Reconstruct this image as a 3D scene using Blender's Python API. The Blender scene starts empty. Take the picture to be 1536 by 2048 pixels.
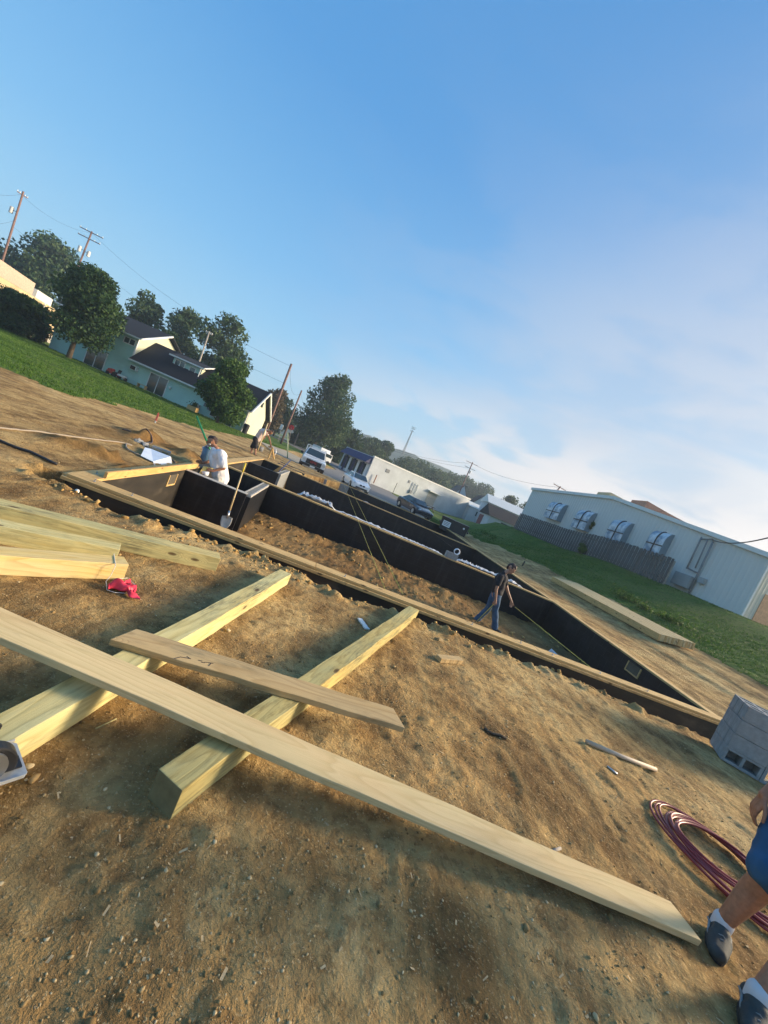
import bpy, bmesh, math, random
import numpy as np
from mathutils import Vector, Matrix, noise as mnoise
random.seed(7); RNG=np.random.default_rng(7)
SC=bpy.context.scene; COL=SC.collection
# ------------------------------------------------------------------ camera
ROLL,PITCH,FPX=math.radians(23.7),math.radians(4.75),765.0
CAM=Vector((0,0,1.6))
_f=Vector((0,math.cos(PITCH),-math.sin(PITCH))); _r=Vector((1,0,0)); _u=_r.cross(_f)
IR=math.cos(ROLL)*_r+math.sin(ROLL)*_u; IU=-math.sin(ROLL)*_r+math.cos(ROLL)*_u
cd=bpy.data.cameras.new("camera"); cam=bpy.data.objects.new("camera",cd); COL.objects.link(cam)
cd.sensor_fit='HORIZONTAL'; cd.sensor_width=36; cd.lens=FPX/1536*36; cd.clip_start=0.05; cd.clip_end=6000
cam.matrix_world=Matrix(((IR.x,IU.x,-_f.x,0),(IR.y,IU.y,-_f.y,0),(IR.z,IU.z,-_f.z,1.6),(0,0,0,1)))
SC.camera=cam
# ------------------------------------------------------------------ light
SUN_EL=math.radians(19); SUN_AZ=math.atan2(.968,.25)      # azimuth measured from +Y towards +X
sd=Vector((math.sin(SUN_AZ)*math.cos(SUN_EL),math.cos(SUN_AZ)*math.cos(SUN_EL),math.sin(SUN_EL)))
sl=bpy.data.lights.new("sun",'SUN'); so=bpy.data.objects.new("sun",sl); COL.objects.link(so)
sl.energy=1.95; sl.angle=math.radians(11.0); sl.color=(1.0,.80,.55)
so.rotation_euler=sd.to_track_quat('Z','Y').to_euler()
SC.view_settings.view_transform='Standard'; SC.view_settings.look='None'; SC.view_settings.gamma=1
SC.view_settings.exposure=1.90
W=bpy.data.worlds.new("World"); SC.world=W; W.use_nodes=True
wn=W.node_tree.nodes; wl=W.node_tree.links; wn.clear()
def wnode(t,**k):
    n=wn.new(t)
    for a,b in k.items(): setattr(n,a,b)
    return n
sky=wnode('ShaderNodeTexSky',sky_type='NISHITA',sun_disc=False); sky.sun_elevation=SUN_EL; sky.sun_rotation=SUN_AZ
sky.air_density=1.0; sky.dust_density=0.5; sky.ozone_density=2.0; sky.altitude=0
bg=wnode('ShaderNodeBackground'); bg.inputs[1].default_value=0.115
out=wnode('ShaderNodeOutputWorld'); tc=wnode('ShaderNodeTexCoord')
sep=wnode('ShaderNodeSeparateXYZ'); wl.new(tc.outputs['Generated'],sep.inputs[0])
def wmath(op,a,b=None,c=None,clamp=False):
    n=wn.new('ShaderNodeMath'); n.operation=op; n.use_clamp=clamp
    for i,v in enumerate((a,b,c)):
        if v is None: continue
        if isinstance(v,(int,float)): n.inputs[i].default_value=v
        else: wl.new(v,n.inputs[i])
    return n.outputs[0]
def wramp(src,pts):
    n=wn.new('ShaderNodeValToRGB'); wl.new(src,n.inputs[0]); e=n.color_ramp.elements
    while len(e)<len(pts): e.new(.5)
    for el,(p,v) in zip(e,pts): el.position=p; el.color=(v,v,v,1)
    return n.outputs[0]
def wmix(f,a,b):
    n=wn.new('ShaderNodeMix'); n.data_type='RGBA'; wl.new(f,n.inputs[0])
    for s,v in ((6,a),(7,b)):
        if isinstance(v,tuple): n.inputs[s].default_value=v
        else: wl.new(v,n.inputs[s])
    return n.outputs[2]
# clear-morning gradient on top of the physical sky, with mist low down and a pale glow towards the sun
def wrampc(src,pts):
    n=wn.new('ShaderNodeValToRGB'); wl.new(src,n.inputs[0]); e=n.color_ramp.elements
    while len(e)<len(pts): e.new(.5)
    for el,(p,v) in zip(e,pts): el.position=p; el.color=(*v,1)
    return n.outputs[0]
zz=wmath('MAXIMUM',sep.outputs[2],0.0)
grad=wrampc(zz,[(0,(1.10,1.80,2.12)),(.12,(.80,1.55,2.12)),(.32,(.46,1.20,2.02)),(.6,(.20,.80,1.72)),(1,(.10,.56,1.40))])
c0=wmix(wmath('ADD',.94,0),sky.outputs[0],grad)
dt=wn.new('ShaderNodeVectorMath'); dt.operation='DOT_PRODUCT'; wl.new(tc.outputs['Generated'],dt.inputs[0]); dt.inputs[1].default_value=(.90,.42,.16)
tow=wmath('MAXIMUM',dt.outputs['Value'],0)
gl=wmath('MULTIPLY',wmath('POWER',tow,2.2),wramp(zz,[(0,1),(.22,.78),(.45,.42),(.75,.12),(1,0)]),clamp=True)
c1=wmix(wmath('MULTIPLY',gl,.95),c0,(1.60,1.70,1.80,1))
mp=wnode('ShaderNodeMapping'); mp.inputs['Scale'].default_value=(1.5,1.5,5.2); mp.inputs['Rotation'].default_value=(0.10,-.16,0.35); wl.new(tc.outputs['Generated'],mp.inputs[0])
n1=wnode('ShaderNodeTexNoise'); n1.inputs['Scale'].default_value=1.7; n1.inputs['Detail'].default_value=7; n1.inputs['Roughness'].default_value=.52; n1.inputs['Distortion'].default_value=.45
wl.new(mp.outputs[0],n1.inputs['Vector']); n2=wnode('ShaderNodeTexNoise'); n2.inputs['Scale'].default_value=.9; n2.inputs['Detail'].default_value=5; n2.inputs['Distortion'].default_value=.2; mp2=wnode('ShaderNodeMapping'); mp2.inputs['Location'].default_value=(3.3,1.2,.4); mp2.inputs['Scale'].default_value=(1.3,1.3,2.6); wl.new(tc.outputs['Generated'],mp2.inputs[0]); wl.new(mp2.outputs[0],n2.inputs['Vector'])
side=wmath('MULTIPLY_ADD',sep.outputs[0],1.2,.55,clamp=True)
cov=wmath('MULTIPLY',wmath('MULTIPLY',wramp(n1.outputs[0],[(.44,0),(.58,1)]),wramp(zz,[(0,1),(.20,.95),(.42,.55),(.68,.12),(.8,0)])),side,clamp=True)
mist=wmath('MULTIPLY',wramp(zz,[(0,.85),(.10,.62),(.22,.12),(.32,0)]),side,clamp=True)
c2=wmix(mist,c1,(1.25,1.50,1.78,1))
ccol=wmix(wmath('POWER',tow,2.0),(1.15,1.35,1.72,1),(2.7,2.35,2.08,1))
c2=wmix(wmath('MULTIPLY',cov,.6),c2,ccol)
sheet_=wmath('MULTIPLY',wmath('MULTIPLY',wramp(n2.outputs[0],[(.44,0),(.60,1)]),wramp(zz,[(0,.2),(.18,.9),(.5,.8),(.8,0)])),wmath('MULTIPLY_ADD',sep.outputs[0],1.3,.10,clamp=True),clamp=True)
c2=wmix(wmath('MULTIPLY',sheet_,.8),c2,(1.15,1.36,1.72,1))
bank=wmath('MULTIPLY',wramp(n1.outputs[0],[(.47,0),(.54,1)]),wmath('MULTIPLY',wramp(zz,[(.03,0),(.08,1),(.17,.8),(.27,0)]),side),clamp=True)
c2=wmix(wmath('MULTIPLY',bank,.8),c2,(2.35,2.15,2.08,1))
# broad bright aureole of the mist-veiled sun
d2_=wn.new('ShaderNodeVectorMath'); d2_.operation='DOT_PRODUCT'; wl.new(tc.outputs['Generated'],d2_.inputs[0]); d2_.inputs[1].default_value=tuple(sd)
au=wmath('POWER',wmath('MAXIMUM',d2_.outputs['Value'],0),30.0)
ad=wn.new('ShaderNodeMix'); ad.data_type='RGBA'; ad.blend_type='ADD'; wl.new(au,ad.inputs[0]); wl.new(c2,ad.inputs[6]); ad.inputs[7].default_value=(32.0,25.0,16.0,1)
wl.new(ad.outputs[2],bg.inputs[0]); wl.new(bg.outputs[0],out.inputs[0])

# ------------------------------------------------------------------ helpers
def ray(px,py):
    return _f+IR*((px-768)/FPX)-IU*((py-1024)/FPX)
def G(px,py,z=0.0):
    r=ray(px,py); t=(z-CAM.z)/r.z; return CAM+r*t
def Y(px,py,d):
    r=ray(px,py); return CAM+r*(d/r.y)
def xf_line(y): # fence line
    return np.where(y<44, 17.63-(y-23)*.258, 12.2+(y-44)*.25)
def toe_line(y):
    return np.interp(y,[-10,0,6,13,25,40,60,88],[11.5,10.6,9.2,8.4,6.6,8.0,9.5,11])
def sm(t): t=np.clip(t,0,1); return t*t*(3-2*t)
def H(x,y):
    x=np.asarray(x,float); y=np.asarray(y,float)
    h=-.40*sm((y-27.5)/6.0)*sm((x+16)/8.0)
    h=h-.18*sm((-x-9)/12)*sm((y-12)/20)*(1-sm((x+16)/8.0)*0)
    h=np.where((x<-8)&(y>27.5), np.maximum(h,-.42), h)
    u=np.clip((x-toe_line(y))/(xf_line(y)-toe_line(y)),0,1)
    amp=np.interp(y,[-5,10,23,40,50,66,88,120],[2.1,2.2,2.45,2.6,2.3,1.7,1.2,.6])
    h=h+amp*(.55*u**1.5+.45*u)+np.clip(x-xf_line(y),0,6)*0.0
    h=h-.16*sm((x-4.2)/3)*sm((y-4.2)/2.0)*sm((8.5-y)/1.5)*sm((9-x)/1.5)     # lower by the right near corner
    return h
def Hs(x,y): return float(H(x,y))
def hit(px,py,dz=0.0):
    r=ray(px,py); t=1.0
    for i in range(4000):
        p=CAM+r*t
        if p.z<=Hs(p.x,p.y)+dz: break
        t*=1.004
    p=CAM+r*t; p.z=Hs(p.x,p.y)+dz
    return p
def tag(o,label=None,cat=None,group=None,kind=None):
    if label: o['label']=label
    if cat: o['category']=cat
    if group: o['group']=group
    if kind: o['kind']=kind
    return o
def thing(name,label,cat,loc=(0,0,0),rotz=0.0,group=None):
    o=bpy.data.objects.new(name,None); COL.objects.link(o); o.empty_display_size=.1
    o.location=loc; o.rotation_euler=(0,0,rotz); return tag(o,label,cat,group)
def copy_tree(o,parent=None):
    c=o.copy(); COL.objects.link(c)
    if parent: c.parent=parent
    for ch in list(o.children): copy_tree(ch,c)
    return c
class MB:
    def __init__(s): s.v=[]; s.f=[]; s.m=Matrix.Identity(4)
    def at(s,m): s.m=m; return s
    def add(s,vs,fs):
        b=len(s.v); s.v+= [tuple(s.m@Vector(v)) for v in vs]; s.f+=[tuple(b+i for i in f) for f in fs]; return s
    def box(s,x0,x1,y0,y1,z0,z1):
        return s.add([(x0,y0,z0),(x1,y0,z0),(x1,y1,z0),(x0,y1,z0),(x0,y0,z1),(x1,y0,z1),(x1,y1,z1),(x0,y1,z1)],
            [(0,3,2,1),(4,5,6,7),(0,1,5,4),(1,2,6,5),(2,3,7,6),(3,0,4,7)])
    def prism(s,poly,z0,z1):     # poly xy ccw
        n=len(poly); return s.add([(x,y,z0) for x,y in poly]+[(x,y,z1) for x,y in poly],
            [tuple(range(n-1,-1,-1)),tuple(range(n,2*n))]+[(i,(i+1)%n,n+(i+1)%n,n+i) for i in range(n)])
    def prof(s,poly,y0,y1):      # poly in xz, extruded along y
        n=len(poly); return s.add([(x,y0,z) for x,z in poly]+[(x,y1,z) for x,z in poly],
            [tuple(range(n)),tuple(range(2*n-1,n-1,-1))]+[(i,n+i,n+(i+1)%n,(i+1)%n) for i in range(n)])
    def bar(s,a,b,w,t=None,up=(0,0,1)):   # rectangular bar from a to b
        t=t or w; a=Vector(a); b=Vector(b); d=(b-a); 
        if d.length<1e-6: return s
        d.normalize(); u=Vector(up)
        if abs(d.dot(u))>.98: u=Vector((1,0,0))
        sx=d.cross(u).normalized()*w/2; sz=sx.cross(d).normalized()*t/2
        return s.add([a-sx-sz,a+sx-sz,a+sx+sz,a-sx+sz,b-sx-sz,b+sx-sz,b+sx+sz,b-sx+sz],
            [(0,1,2,3),(7,6,5,4),(0,4,5,1),(1,5,6,2),(2,6,7,3),(3,7,4,0)])
    def tube(s,pts,r,n=8,cap=True,closed=False):
        pts=[Vector(p) for p in pts]; N=len(pts); rr=r if isinstance(r,(list,tuple)) else [r]*N
        vs=[]; prev=None
        for i,p in enumerate(pts):
            t=(pts[min(i+1,N-1)]-pts[max(i-1,0)])
            if t.length<1e-9: t=Vector((0,0,1))
            t.normalize()
            if prev is None:
                a=Vector((0,0,1)) if abs(t.z)<.9 else Vector((1,0,0)); x=t.cross(a).normalized()
            else:
                x=prev-t*prev.dot(t); 
                if x.length<1e-6: x=t.orthogonal()
                x.normalize()
            prev=x; y=t.cross(x)
            for k in range(n):
                a=2*math.pi*k/n; vs.append(p+(x*math.cos(a)+y*math.sin(a))*rr[i])
        fs=[(i*n+k,i*n+(k+1)%n,(i+1)*n+(k+1)%n,(i+1)*n+k) for i in range(N-1) for k in range(n)]
        if cap: fs+=[tuple(range(n-1,-1,-1)),tuple(range((N-1)*n,N*n))]
        return s.add(vs,fs)
    def ell(s,c,rx,ry,rz,nu=12,nv=8,m=None):
        vs=[];c=Vector(c)
        for j in range(nv+1):
            ph=math.pi*j/nv
            for i in range(nu):
                a=2*math.pi*i/nu; v=Vector((rx*math.sin(ph)*math.cos(a),ry*math.sin(ph)*math.sin(a),rz*math.cos(ph)))
                if m: v=m@v
                vs.append(c+v)
        fs=[(j*nu+i,(j+1)*nu+i,(j+1)*nu+(i+1)%nu,j*nu+(i+1)%nu) for j in range(nv) for i in range(nu)]
        return s.add(vs,fs)
    def build(s,name,mat,parent=None,bevel=0,smooth=False,seg=2):
        me=bpy.data.meshes.new(name); me.from_pydata([tuple(v) for v in s.v],[],s.f); me.validate(); me.update()
        o=bpy.data.objects.new(name,me); COL.objects.link(o); me.materials.append(mat)
        if parent: o.parent=parent
        if smooth: me.polygons.foreach_set('use_smooth',[True]*len(me.polygons))
        if bevel:
            md=o.modifiers.new('b','BEVEL'); md.width=bevel; md.segments=seg; md.limit_method='ANGLE'; md.angle_limit=math.radians(35)
        return o
def frame(o,x,z=(0,0,1)):
    """matrix with local x along x, local z near z, at o"""
    x=Vector(x).normalized(); z=Vector(z); y=z.cross(x).normalized(); z=x.cross(y)
    return Matrix(((x.x,y.x,z.x,o[0]),(x.y,y.y,z.y,o[1]),(x.z,y.z,z.z,o[2]),(0,0,0,1)))
# ------------------------------------------------------------------ materials
class NT:
    def __init__(s,name):
        s.mat=bpy.data.materials.new(name); s.mat.use_nodes=True; s.t=s.mat.node_tree; s.b=s.t.nodes['Principled BSDF']
    def n(s,t,**k):
        x=s.t.nodes.new(t)
        for a,b in k.items(): setattr(x,a,b)
        return x
    def l(s,a,b): s.t.links.new(a,b)
    def coord(s,scale=(1,1,1),which='Object',rot=(0,0,0),loc=(0,0,0)):
        c=s.n('ShaderNodeTexCoord'); m=s.n('ShaderNodeMapping'); m.inputs['Scale'].default_value=scale; m.inputs['Rotation'].default_value=rot; m.inputs['Location'].default_value=loc
        s.l(c.outputs[which],m.inputs[0]); return m.outputs[0]
    def noise(s,vec,scale,detail=4,rough=.5,dist=0):
        x=s.n('ShaderNodeTexNoise'); s.l(vec,x.inputs['Vector']); x.inputs['Scale'].default_value=scale; x.inputs['Detail'].default_value=detail
        x.inputs['Roughness'].default_value=rough; x.inputs['Distortion'].default_value=dist; return x.outputs[0]
    def ramp(s,src,pts,interp='LINEAR'):
        x=s.n('ShaderNodeValToRGB'); s.l(src,x.inputs[0]); e=x.color_ramp.elements; x.color_ramp.interpolation=interp
        while len(e)<len(pts): e.new(.5)
        for el,(p,c) in zip(e,pts):
            el.position=p; el.color=(c,c,c,1) if isinstance(c,(int,float)) else (*c,1)
        return x.outputs[0]
    def mix(s,f,a,b,mode='MIX'):
        x=s.n('ShaderNodeMix'); x.data_type='RGBA'; x.blend_type=mode
        for i,v in ((0,f),(6,a),(7,b)):
            if isinstance(v,(int,float)): x.inputs[i].default_value=v
            elif isinstance(v,tuple): x.inputs[i].default_value=(*v,1)
            else: s.l(v,x.inputs[i])
        return x.outputs[2]
    def math(s,op,a,b=0.0,clamp=False):
        x=s.n('ShaderNodeMath'); x.operation=op; x.use_clamp=clamp
        for i,v in enumerate((a,b)):
            if isinstance(v,(int,float)): x.inputs[i].default_value=v
            else: s.l(v,x.inputs[i])
        return x.outputs[0]
    def bump(s,h,st=.3,dist=.01):
        x=s.n('ShaderNodeBump'); x.inputs['Strength'].default_value=st; x.inputs['Distance'].default_value=dist; s.l(h,x.inputs['Height']); s.l(x.outputs[0],s.b.inputs['Normal'])
    def col(s,c):
        if isinstance(c,tuple): s.b.inputs['Base Color'].default_value=(*c,1)
        else: s.l(c,s.b.inputs['Base Color'])
    def rough(s,v,spec=None):
        s.b.inputs['Roughness'].default_value=v
        if spec is not None: s.b.inputs['Specular IOR Level'].default_value=spec
def plain(name,c,rough=.7,var=.25,scale=6,metal=0,bump=0.0,spec=.5):
    t=NT(name); v=t.coord(); n=t.noise(v,scale,5,.6)
    c2=tuple(max(0,x*(1-var)) for x in c); c3=tuple(min(1,x*(1+var*.6)) for x in c)
    t.col(t.ramp(n,[(.3,c2),(.7,c3)])); t.rough(rough,spec); t.b.inputs['Metallic'].default_value=metal
    if bump: t.bump(t.noise(v,scale*8,4,.6),.5,bump)
    return t.mat
def wood(name,base,dark,green=(.5,.55,.3),gamt=0.0,grain=26,knots=True,end=(.2,.16,.08),stain=.5,seed=0,kn=.35):
    t=NT(name); cc_=t.n('ShaderNodeTexCoord'); sp=t.n('ShaderNodeSeparateXYZ'); t.l(cc_.outputs['Object'],sp.inputs[0])
    oi=t.n('ShaderNodeObjectInfo'); off=t.math('MULTIPLY',oi.outputs['Random'],37.0)
    yz=t.math('ADD',sp.outputs[1],t.math('MULTIPLY',sp.outputs[2],1.13))
    def vec(sx,sy,o=0.0):
        c=t.n('ShaderNodeCombineXYZ'); t.l(t.math('ADD',t.math('MULTIPLY',sp.outputs[0],sx),off),c.inputs[0]); t.l(t.math('MULTIPLY',yz,sy),c.inputs[1]); c.inputs[2].default_value=seed*1.7+o; return c.outputs[0]
    # knots
    k=t.n('ShaderNodeTexVoronoi'); t.l(vec(3.4,8.0),k.inputs['Vector']); k.inputs['Scale'].default_value=1.0; k.voronoi_dimensions='2D'
    sel=t.n('ShaderNodeSeparateColor'); t.l(k.outputs['Color'],sel.inputs[0]); on_=t.math('LESS_THAN',sel.outputs[0],kn if knots else 0.0)
    near=t.math('MULTIPLY',t.ramp(k.outputs['Distance'],[(.0,1),(.45,0)]),on_)
    # growth rings: contour lines of a stretched noise, bent round the knots
    base_n=t.noise(vec(.55,5.0,3),1.0,2,.4,.2); h=t.math('ADD',base_n,t.math('MULTIPLY',near,.32))
    fr=t.math('FRACT',t.math('MULTIPLY',h,15.0)); g=t.ramp(fr,[(0,0),(.55,.35),(.86,1),(1,0)])
    fib=t.noise(vec(3.0,150.0,5),1.0,3,.6)
    f=t.math('ADD',t.math('MULTIPLY',g,.62),t.math('MULTIPLY',t.math('SUBTRACT',fib,.35),.9),True)
    c=t.mix(f,base,dark)
    tone=t.noise(vec(1.1,3.0,9),1.0,4,.6); c=t.mix(t.ramp(tone,[(.35,0),(.68,.38)]),c,tuple(x*.80 for x in dark))
    if gamt:
        gn=t.noise(vec(1.0,5.5,11),1.0,5,.62); c=t.mix(t.math('MULTIPLY',t.ramp(gn,[(.40,0),(.60,1)]),gamt),c,t.mix(t.math('MULTIPLY',g,.5),green,tuple(x*.6 for x in green)))
    sn=t.noise(vec(4.5,26,13),1.0,7,.7); c=t.mix(t.math('MULTIPLY',t.ramp(sn,[(.52,0),(.68,1)]),stain),c,tuple(x*.38 for x in dark))
    if gamt>.45:
        mi=t.math('MULTIPLY',t.ramp(t.noise(vec(1.7,4.0,21),1.0,4,.6),[(.50,0),(.66,1)]),t.ramp(t.noise(vec(9,70,23),1.0,5,.7),[(.40,0),(.62,1)])); c=t.mix(t.math('MULTIPLY',mi,.8),c,(.10,.11,.075))
    km=t.math('MULTIPLY',t.ramp(k.outputs['Distance'],[(.05,1),(.12,.75),(.15,.12),(.24,0)]),on_)
    c=t.mix(t.math('MULTIPLY',km,.9),c,(.075,.038,.018))
    t.col(c); t.rough(.78,.25); t.bump(t.math('ADD',t.math('MULTIPLY',g,-.5),fib),.35,.003)
    return t.mat
M={}
M['lumber']=wood('lumber_tan',(.70,.53,.29),(.56,.40,.19),gamt=.15,stain=.2,seed=1,kn=.07)
M['lumber_mud']=wood('lumber_muddy',(.60,.43,.21),(.40,.26,.11),green=(.44,.33,.18),gamt=.5,stain=.3,seed=2,kn=.06)
M['post']=wood('post_green',(.72,.60,.27),(.42,.31,.11),green=(.44,.44,.22),gamt=.6,stain=.45,seed=3,kn=.38)
M['post2']=wood('post_pale',(.76,.64,.29),(.50,.38,.13),green=(.56,.57,.33),gamt=.5,stain=.4,seed=4,kn=.12)
M['post3']=wood('post_weathered',(.66,.53,.21),(.34,.25,.08),green=(.38,.38,.20),gamt=.65,stain=.6,seed=5,kn=.12)
M['yellowpine']=wood('yellow_pine',(.78,.60,.24),(.60,.38,.11),green=(.6,.6,.5),gamt=.25,grain=20,stain=.1,seed=6,kn=.15)
M['plate']=wood('plate_pine',(.70,.49,.22),(.44,.27,.10),gamt=0.0,stain=.45,seed=7,kn=.12)
M['plate_o']=wood('plate_orange',(.74,.47,.18),(.55,.30,.10),gamt=0,stain=.2,seed=8)
M['end']=plain('end_grain',(.20,.17,.08),.8,.3,14)
def tar():
    t=NT('black_waterproofing'); v=t.coord(); dr=t.noise(t.coord((7,7,.7)),1.0,5,.6); sc2=t.noise(t.coord((1.2,1,5)),3.5,7,.75)
    br=t.n('ShaderNodeTexBrick'); br.inputs['Scale'].default_value=1; br.inputs['Brick Width'].default_value=.4; br.inputs['Row Height'].default_value=.2; br.inputs['Mortar Size'].default_value=.012
    br.inputs['Color1'].default_value=(.5,.5,.5,1); br.inputs['Color2'].default_value=(.6,.6,.6,1); br.inputs['Mortar'].default_value=(0,0,0,1)
    rv=t.n('ShaderNodeMapping'); rv.inputs['Rotation'].default_value=(math.pi/2,0,0); c=t.n('ShaderNodeTexCoord'); t.l(c.outputs['Object'],rv.inputs[0]); t.l(rv.outputs[0],br.inputs['Vector'])
    n=t.noise(v,3.0,6,.65); n2=t.noise(v,1.1,4,.6)
    c=t.ramp(n,[(.35,(.004,.005,.008)),(.7,(.013,.015,.021))])
    c=t.mix(t.ramp(n2,[(.62,0),(.80,.22)]),c,(.08,.07,.05)); c=t.mix(t.ramp(sc2,[(.62,0),(.74,.16)]),c,(.12,.105,.09)); c=t.mix(t.ramp(dr,[(.56,0),(.70,.5)]),c,(.035,.036,.040)); c=t.mix(t.ramp(br.outputs['Fac'],[(.5,0),(1,.14)]),c,(.03,.03,.03)); t.col(c)
    t.rough(.42,.45); t.bump(t.math('ADD',br.outputs['Fac'],t.math('MULTIPLY',n,1.2)),.35,.006); return t.mat
M['tar']=tar()
def tar2():
    t=NT('thin_waterproofing'); v=t.coord((1,1,2.2)); n=t.noise(v,1.6,6,.6)
    t.col(t.ramp(n,[(.3,(.010,.009,.008)),(.58,(.028,.023,.017)),(.85,(.10,.08,.055))])); t.rough(.65); t.bump(t.noise(v,20,4),.3,.006); return t.mat
M['tar2']=tar2()
M['block']=plain('grey_block',(.27,.28,.28),.9,.2,14,bump=.004)
M['blockdark']=plain('darker_grey',(.22,.23,.24),.9,.2,10,bump=.004)  # darker grey for the bucket, meters, conduits and small plates
M['concrete']=plain('concrete',(.42,.40,.36),.9,.2,5,bump=.003)
M['steel']=plain('steel',(.55,.56,.58),.35,.1,8,metal=.9)
M['white']=plain('white_paint',(.78,.79,.80),.4,.06,3)
M['blackplastic']=plain('black_plastic',(.02,.02,.022),.45,.3,8)
M['rubber']=plain('rubber',(.018,.018,.018),.85,.3,10)
M['sheet']=plain('white_sheet',(.72,.78,.86),.55,.08,4)
M['plasticfilm']=plain('white_plastic_film',(.60,.63,.67),.35,.10,5,bump=.02)
def glass(name,c=(.03,.045,.05)):
    t=NT(name); t.col(c); t.rough(.08,.8); return t.mat
M['glass']=glass('dark_glass')
def siding(name,c,step,along='z',depth=.012,var=.12):
    t=NT(name); c0=t.n('ShaderNodeTexCoord'); sp=t.n('ShaderNodeSeparateXYZ'); t.l(c0.outputs['Object'],sp.inputs[0])
    s={'x':0,'y':1,'z':2}[along]
    fr=t.math('FRACT',t.math('DIVIDE',sp.outputs[s],step)); n=t.noise(t.coord((1,1,1)),.8,5,.6)
    cc=t.ramp(n,[(.3,tuple(x*(1-var) for x in c)),(.7,c)])
    if along=='z': cc=t.mix(t.ramp(fr,[(0,.7),(.07,0)]),cc,tuple(x*.55 for x in c)); t.bump(fr,.8,depth)
    else:
        tri=t.ramp(fr,[(0,0),(.12,1),(.35,1),(.47,0)]); t.bump(tri,.9,depth)
        cc=t.mix(t.math('MULTIPLY',tri,.16),cc,tuple(min(1,x*1.2) for x in c))
    t.col(cc); t.rough(.6,.3); return t.mat
M['teal']=siding('teal_siding',(.42,.66,.60),.22)
M['teal_sunlit']=siding('sunlit_teal_siding',(.62,.64,.48),.22)  # warm sunlight on the teal house's right-facing walls, put into the colour
M['trim']=plain('white_trim',(.70,.72,.70),.6,.08,4)
M['roof']=plain('dark_shingle',(.014,.016,.022),.9,.35,12,bump=.01)
M['metalwall']=siding('ribbed_metal',(.60,.61,.585),.30,'x',.014,.04)
M['metalend']=siding('ribbed_metal_cream',(.60,.58,.48),.30,'x',.03,.04)
M['fence']=siding('weathered_boards',(.125,.125,.125),.145,'x',.03,.35)
M['whitewall']=plain('white_render',(.50,.54,.57),.8,.14,.5)
M['beige']=plain('beige_render',(.62,.48,.28),.85,.12,.7)
M['brick']=plain('brick',(.42,.20,.13),.9,.25,3)
M['asphalt']=plain('asphalt',(.17,.165,.16),.9,.2,3,bump=.004)
M['gravelpave']=plain('gravel_pavement',(.34,.30,.23),.95,.25,2.5,bump=.01)
M['polewood']=plain('pole_wood',(.20,.12,.10),.9,.25,5)
M['polegrey']=plain('pole_grey_wood',(.33,.30,.26),.9,.25,5)
M['wire']=plain('wire',(.05,.05,.055),.6,.1,5)
M['transformer']=plain('transformer_grey',(.62,.62,.60),.5,.08,5)
M['bark']=plain('bark',(.10,.075,.05),.95,.3,6,bump=.02)
def leafmat(name,a,b,c):
    t=NT(name); at=t.n('ShaderNodeAttribute'); at.attribute_name='v'
    t.col(t.ramp(at.outputs['Fac'],[(0,a),(.55,b),(1,c)])); t.rough(.6,.25)
    t.b.inputs['Transmission Weight'].default_value=0
    tr=t.n('ShaderNodeBsdfTranslucent'); t.l(t.t.nodes['Color Ramp'].outputs[0],tr.inputs[0])
    mx=t.n('ShaderNodeMixShader'); mx.inputs[0].default_value=.28; t.l(t.b.outputs[0],mx.inputs[1]); t.l(tr.outputs[0],mx.inputs[2])
    t.l(mx.outputs[0],t.t.nodes['Material Output'].inputs[0]); return t.mat
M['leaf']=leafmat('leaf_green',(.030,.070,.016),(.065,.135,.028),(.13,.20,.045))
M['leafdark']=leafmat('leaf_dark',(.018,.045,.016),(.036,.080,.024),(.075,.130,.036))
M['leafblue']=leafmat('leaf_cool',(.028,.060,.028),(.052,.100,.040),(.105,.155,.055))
M['leafbrown']=leafmat('leaf_brown',(.06,.045,.025),(.10,.075,.04),(.08,.09,.04))
M['grassblade']=leafmat('grass_blade',(.045,.095,.012),(.080,.165,.020),(.15,.22,.04))
M['skin']=plain('skin',(.42,.22,.14),.55,.25,25,bump=.001)
M['skintan']=plain('skin_tan',(.34,.16,.09),.6,.30,30,bump=.0012)
M['tee']=plain('white_tee',(.74,.72,.74),.85,.06,8)
M['black_cloth']=plain('black_cloth',(.018,.018,.024),.9,.2,8)
M['jeans']=plain('blue_denim',(.05,.11,.20),.9,.35,9)
M['shorts_blue']=plain('blue_shorts',(.015,.085,.19),.85,.2,10)
M['hair']=plain('brown_hair',(.045,.018,.012),.6,.3,20)
M['hairgrey']=plain('short_dark_hair',(.05,.03,.025),.7,.3,20)
M['beard']=plain('grey_beard',(.55,.52,.48),.8,.2,20)
M['pinkcloth']=plain('light_shirt',(.62,.50,.46),.85,.15,5)
M['shoe']=plain('grey_shoe',(.045,.052,.052),.8,.4,14,bump=.004)
M['sock']=plain('white_sock',(.58,.58,.60),.9,.05,14)
M['pebblegrey']=plain('shoe_grey_trim',(.22,.23,.23),.8,.2,20)
M['pants_white']=plain('pale_work_pants',(.60,.57,.50),.85,.15,7)

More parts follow.
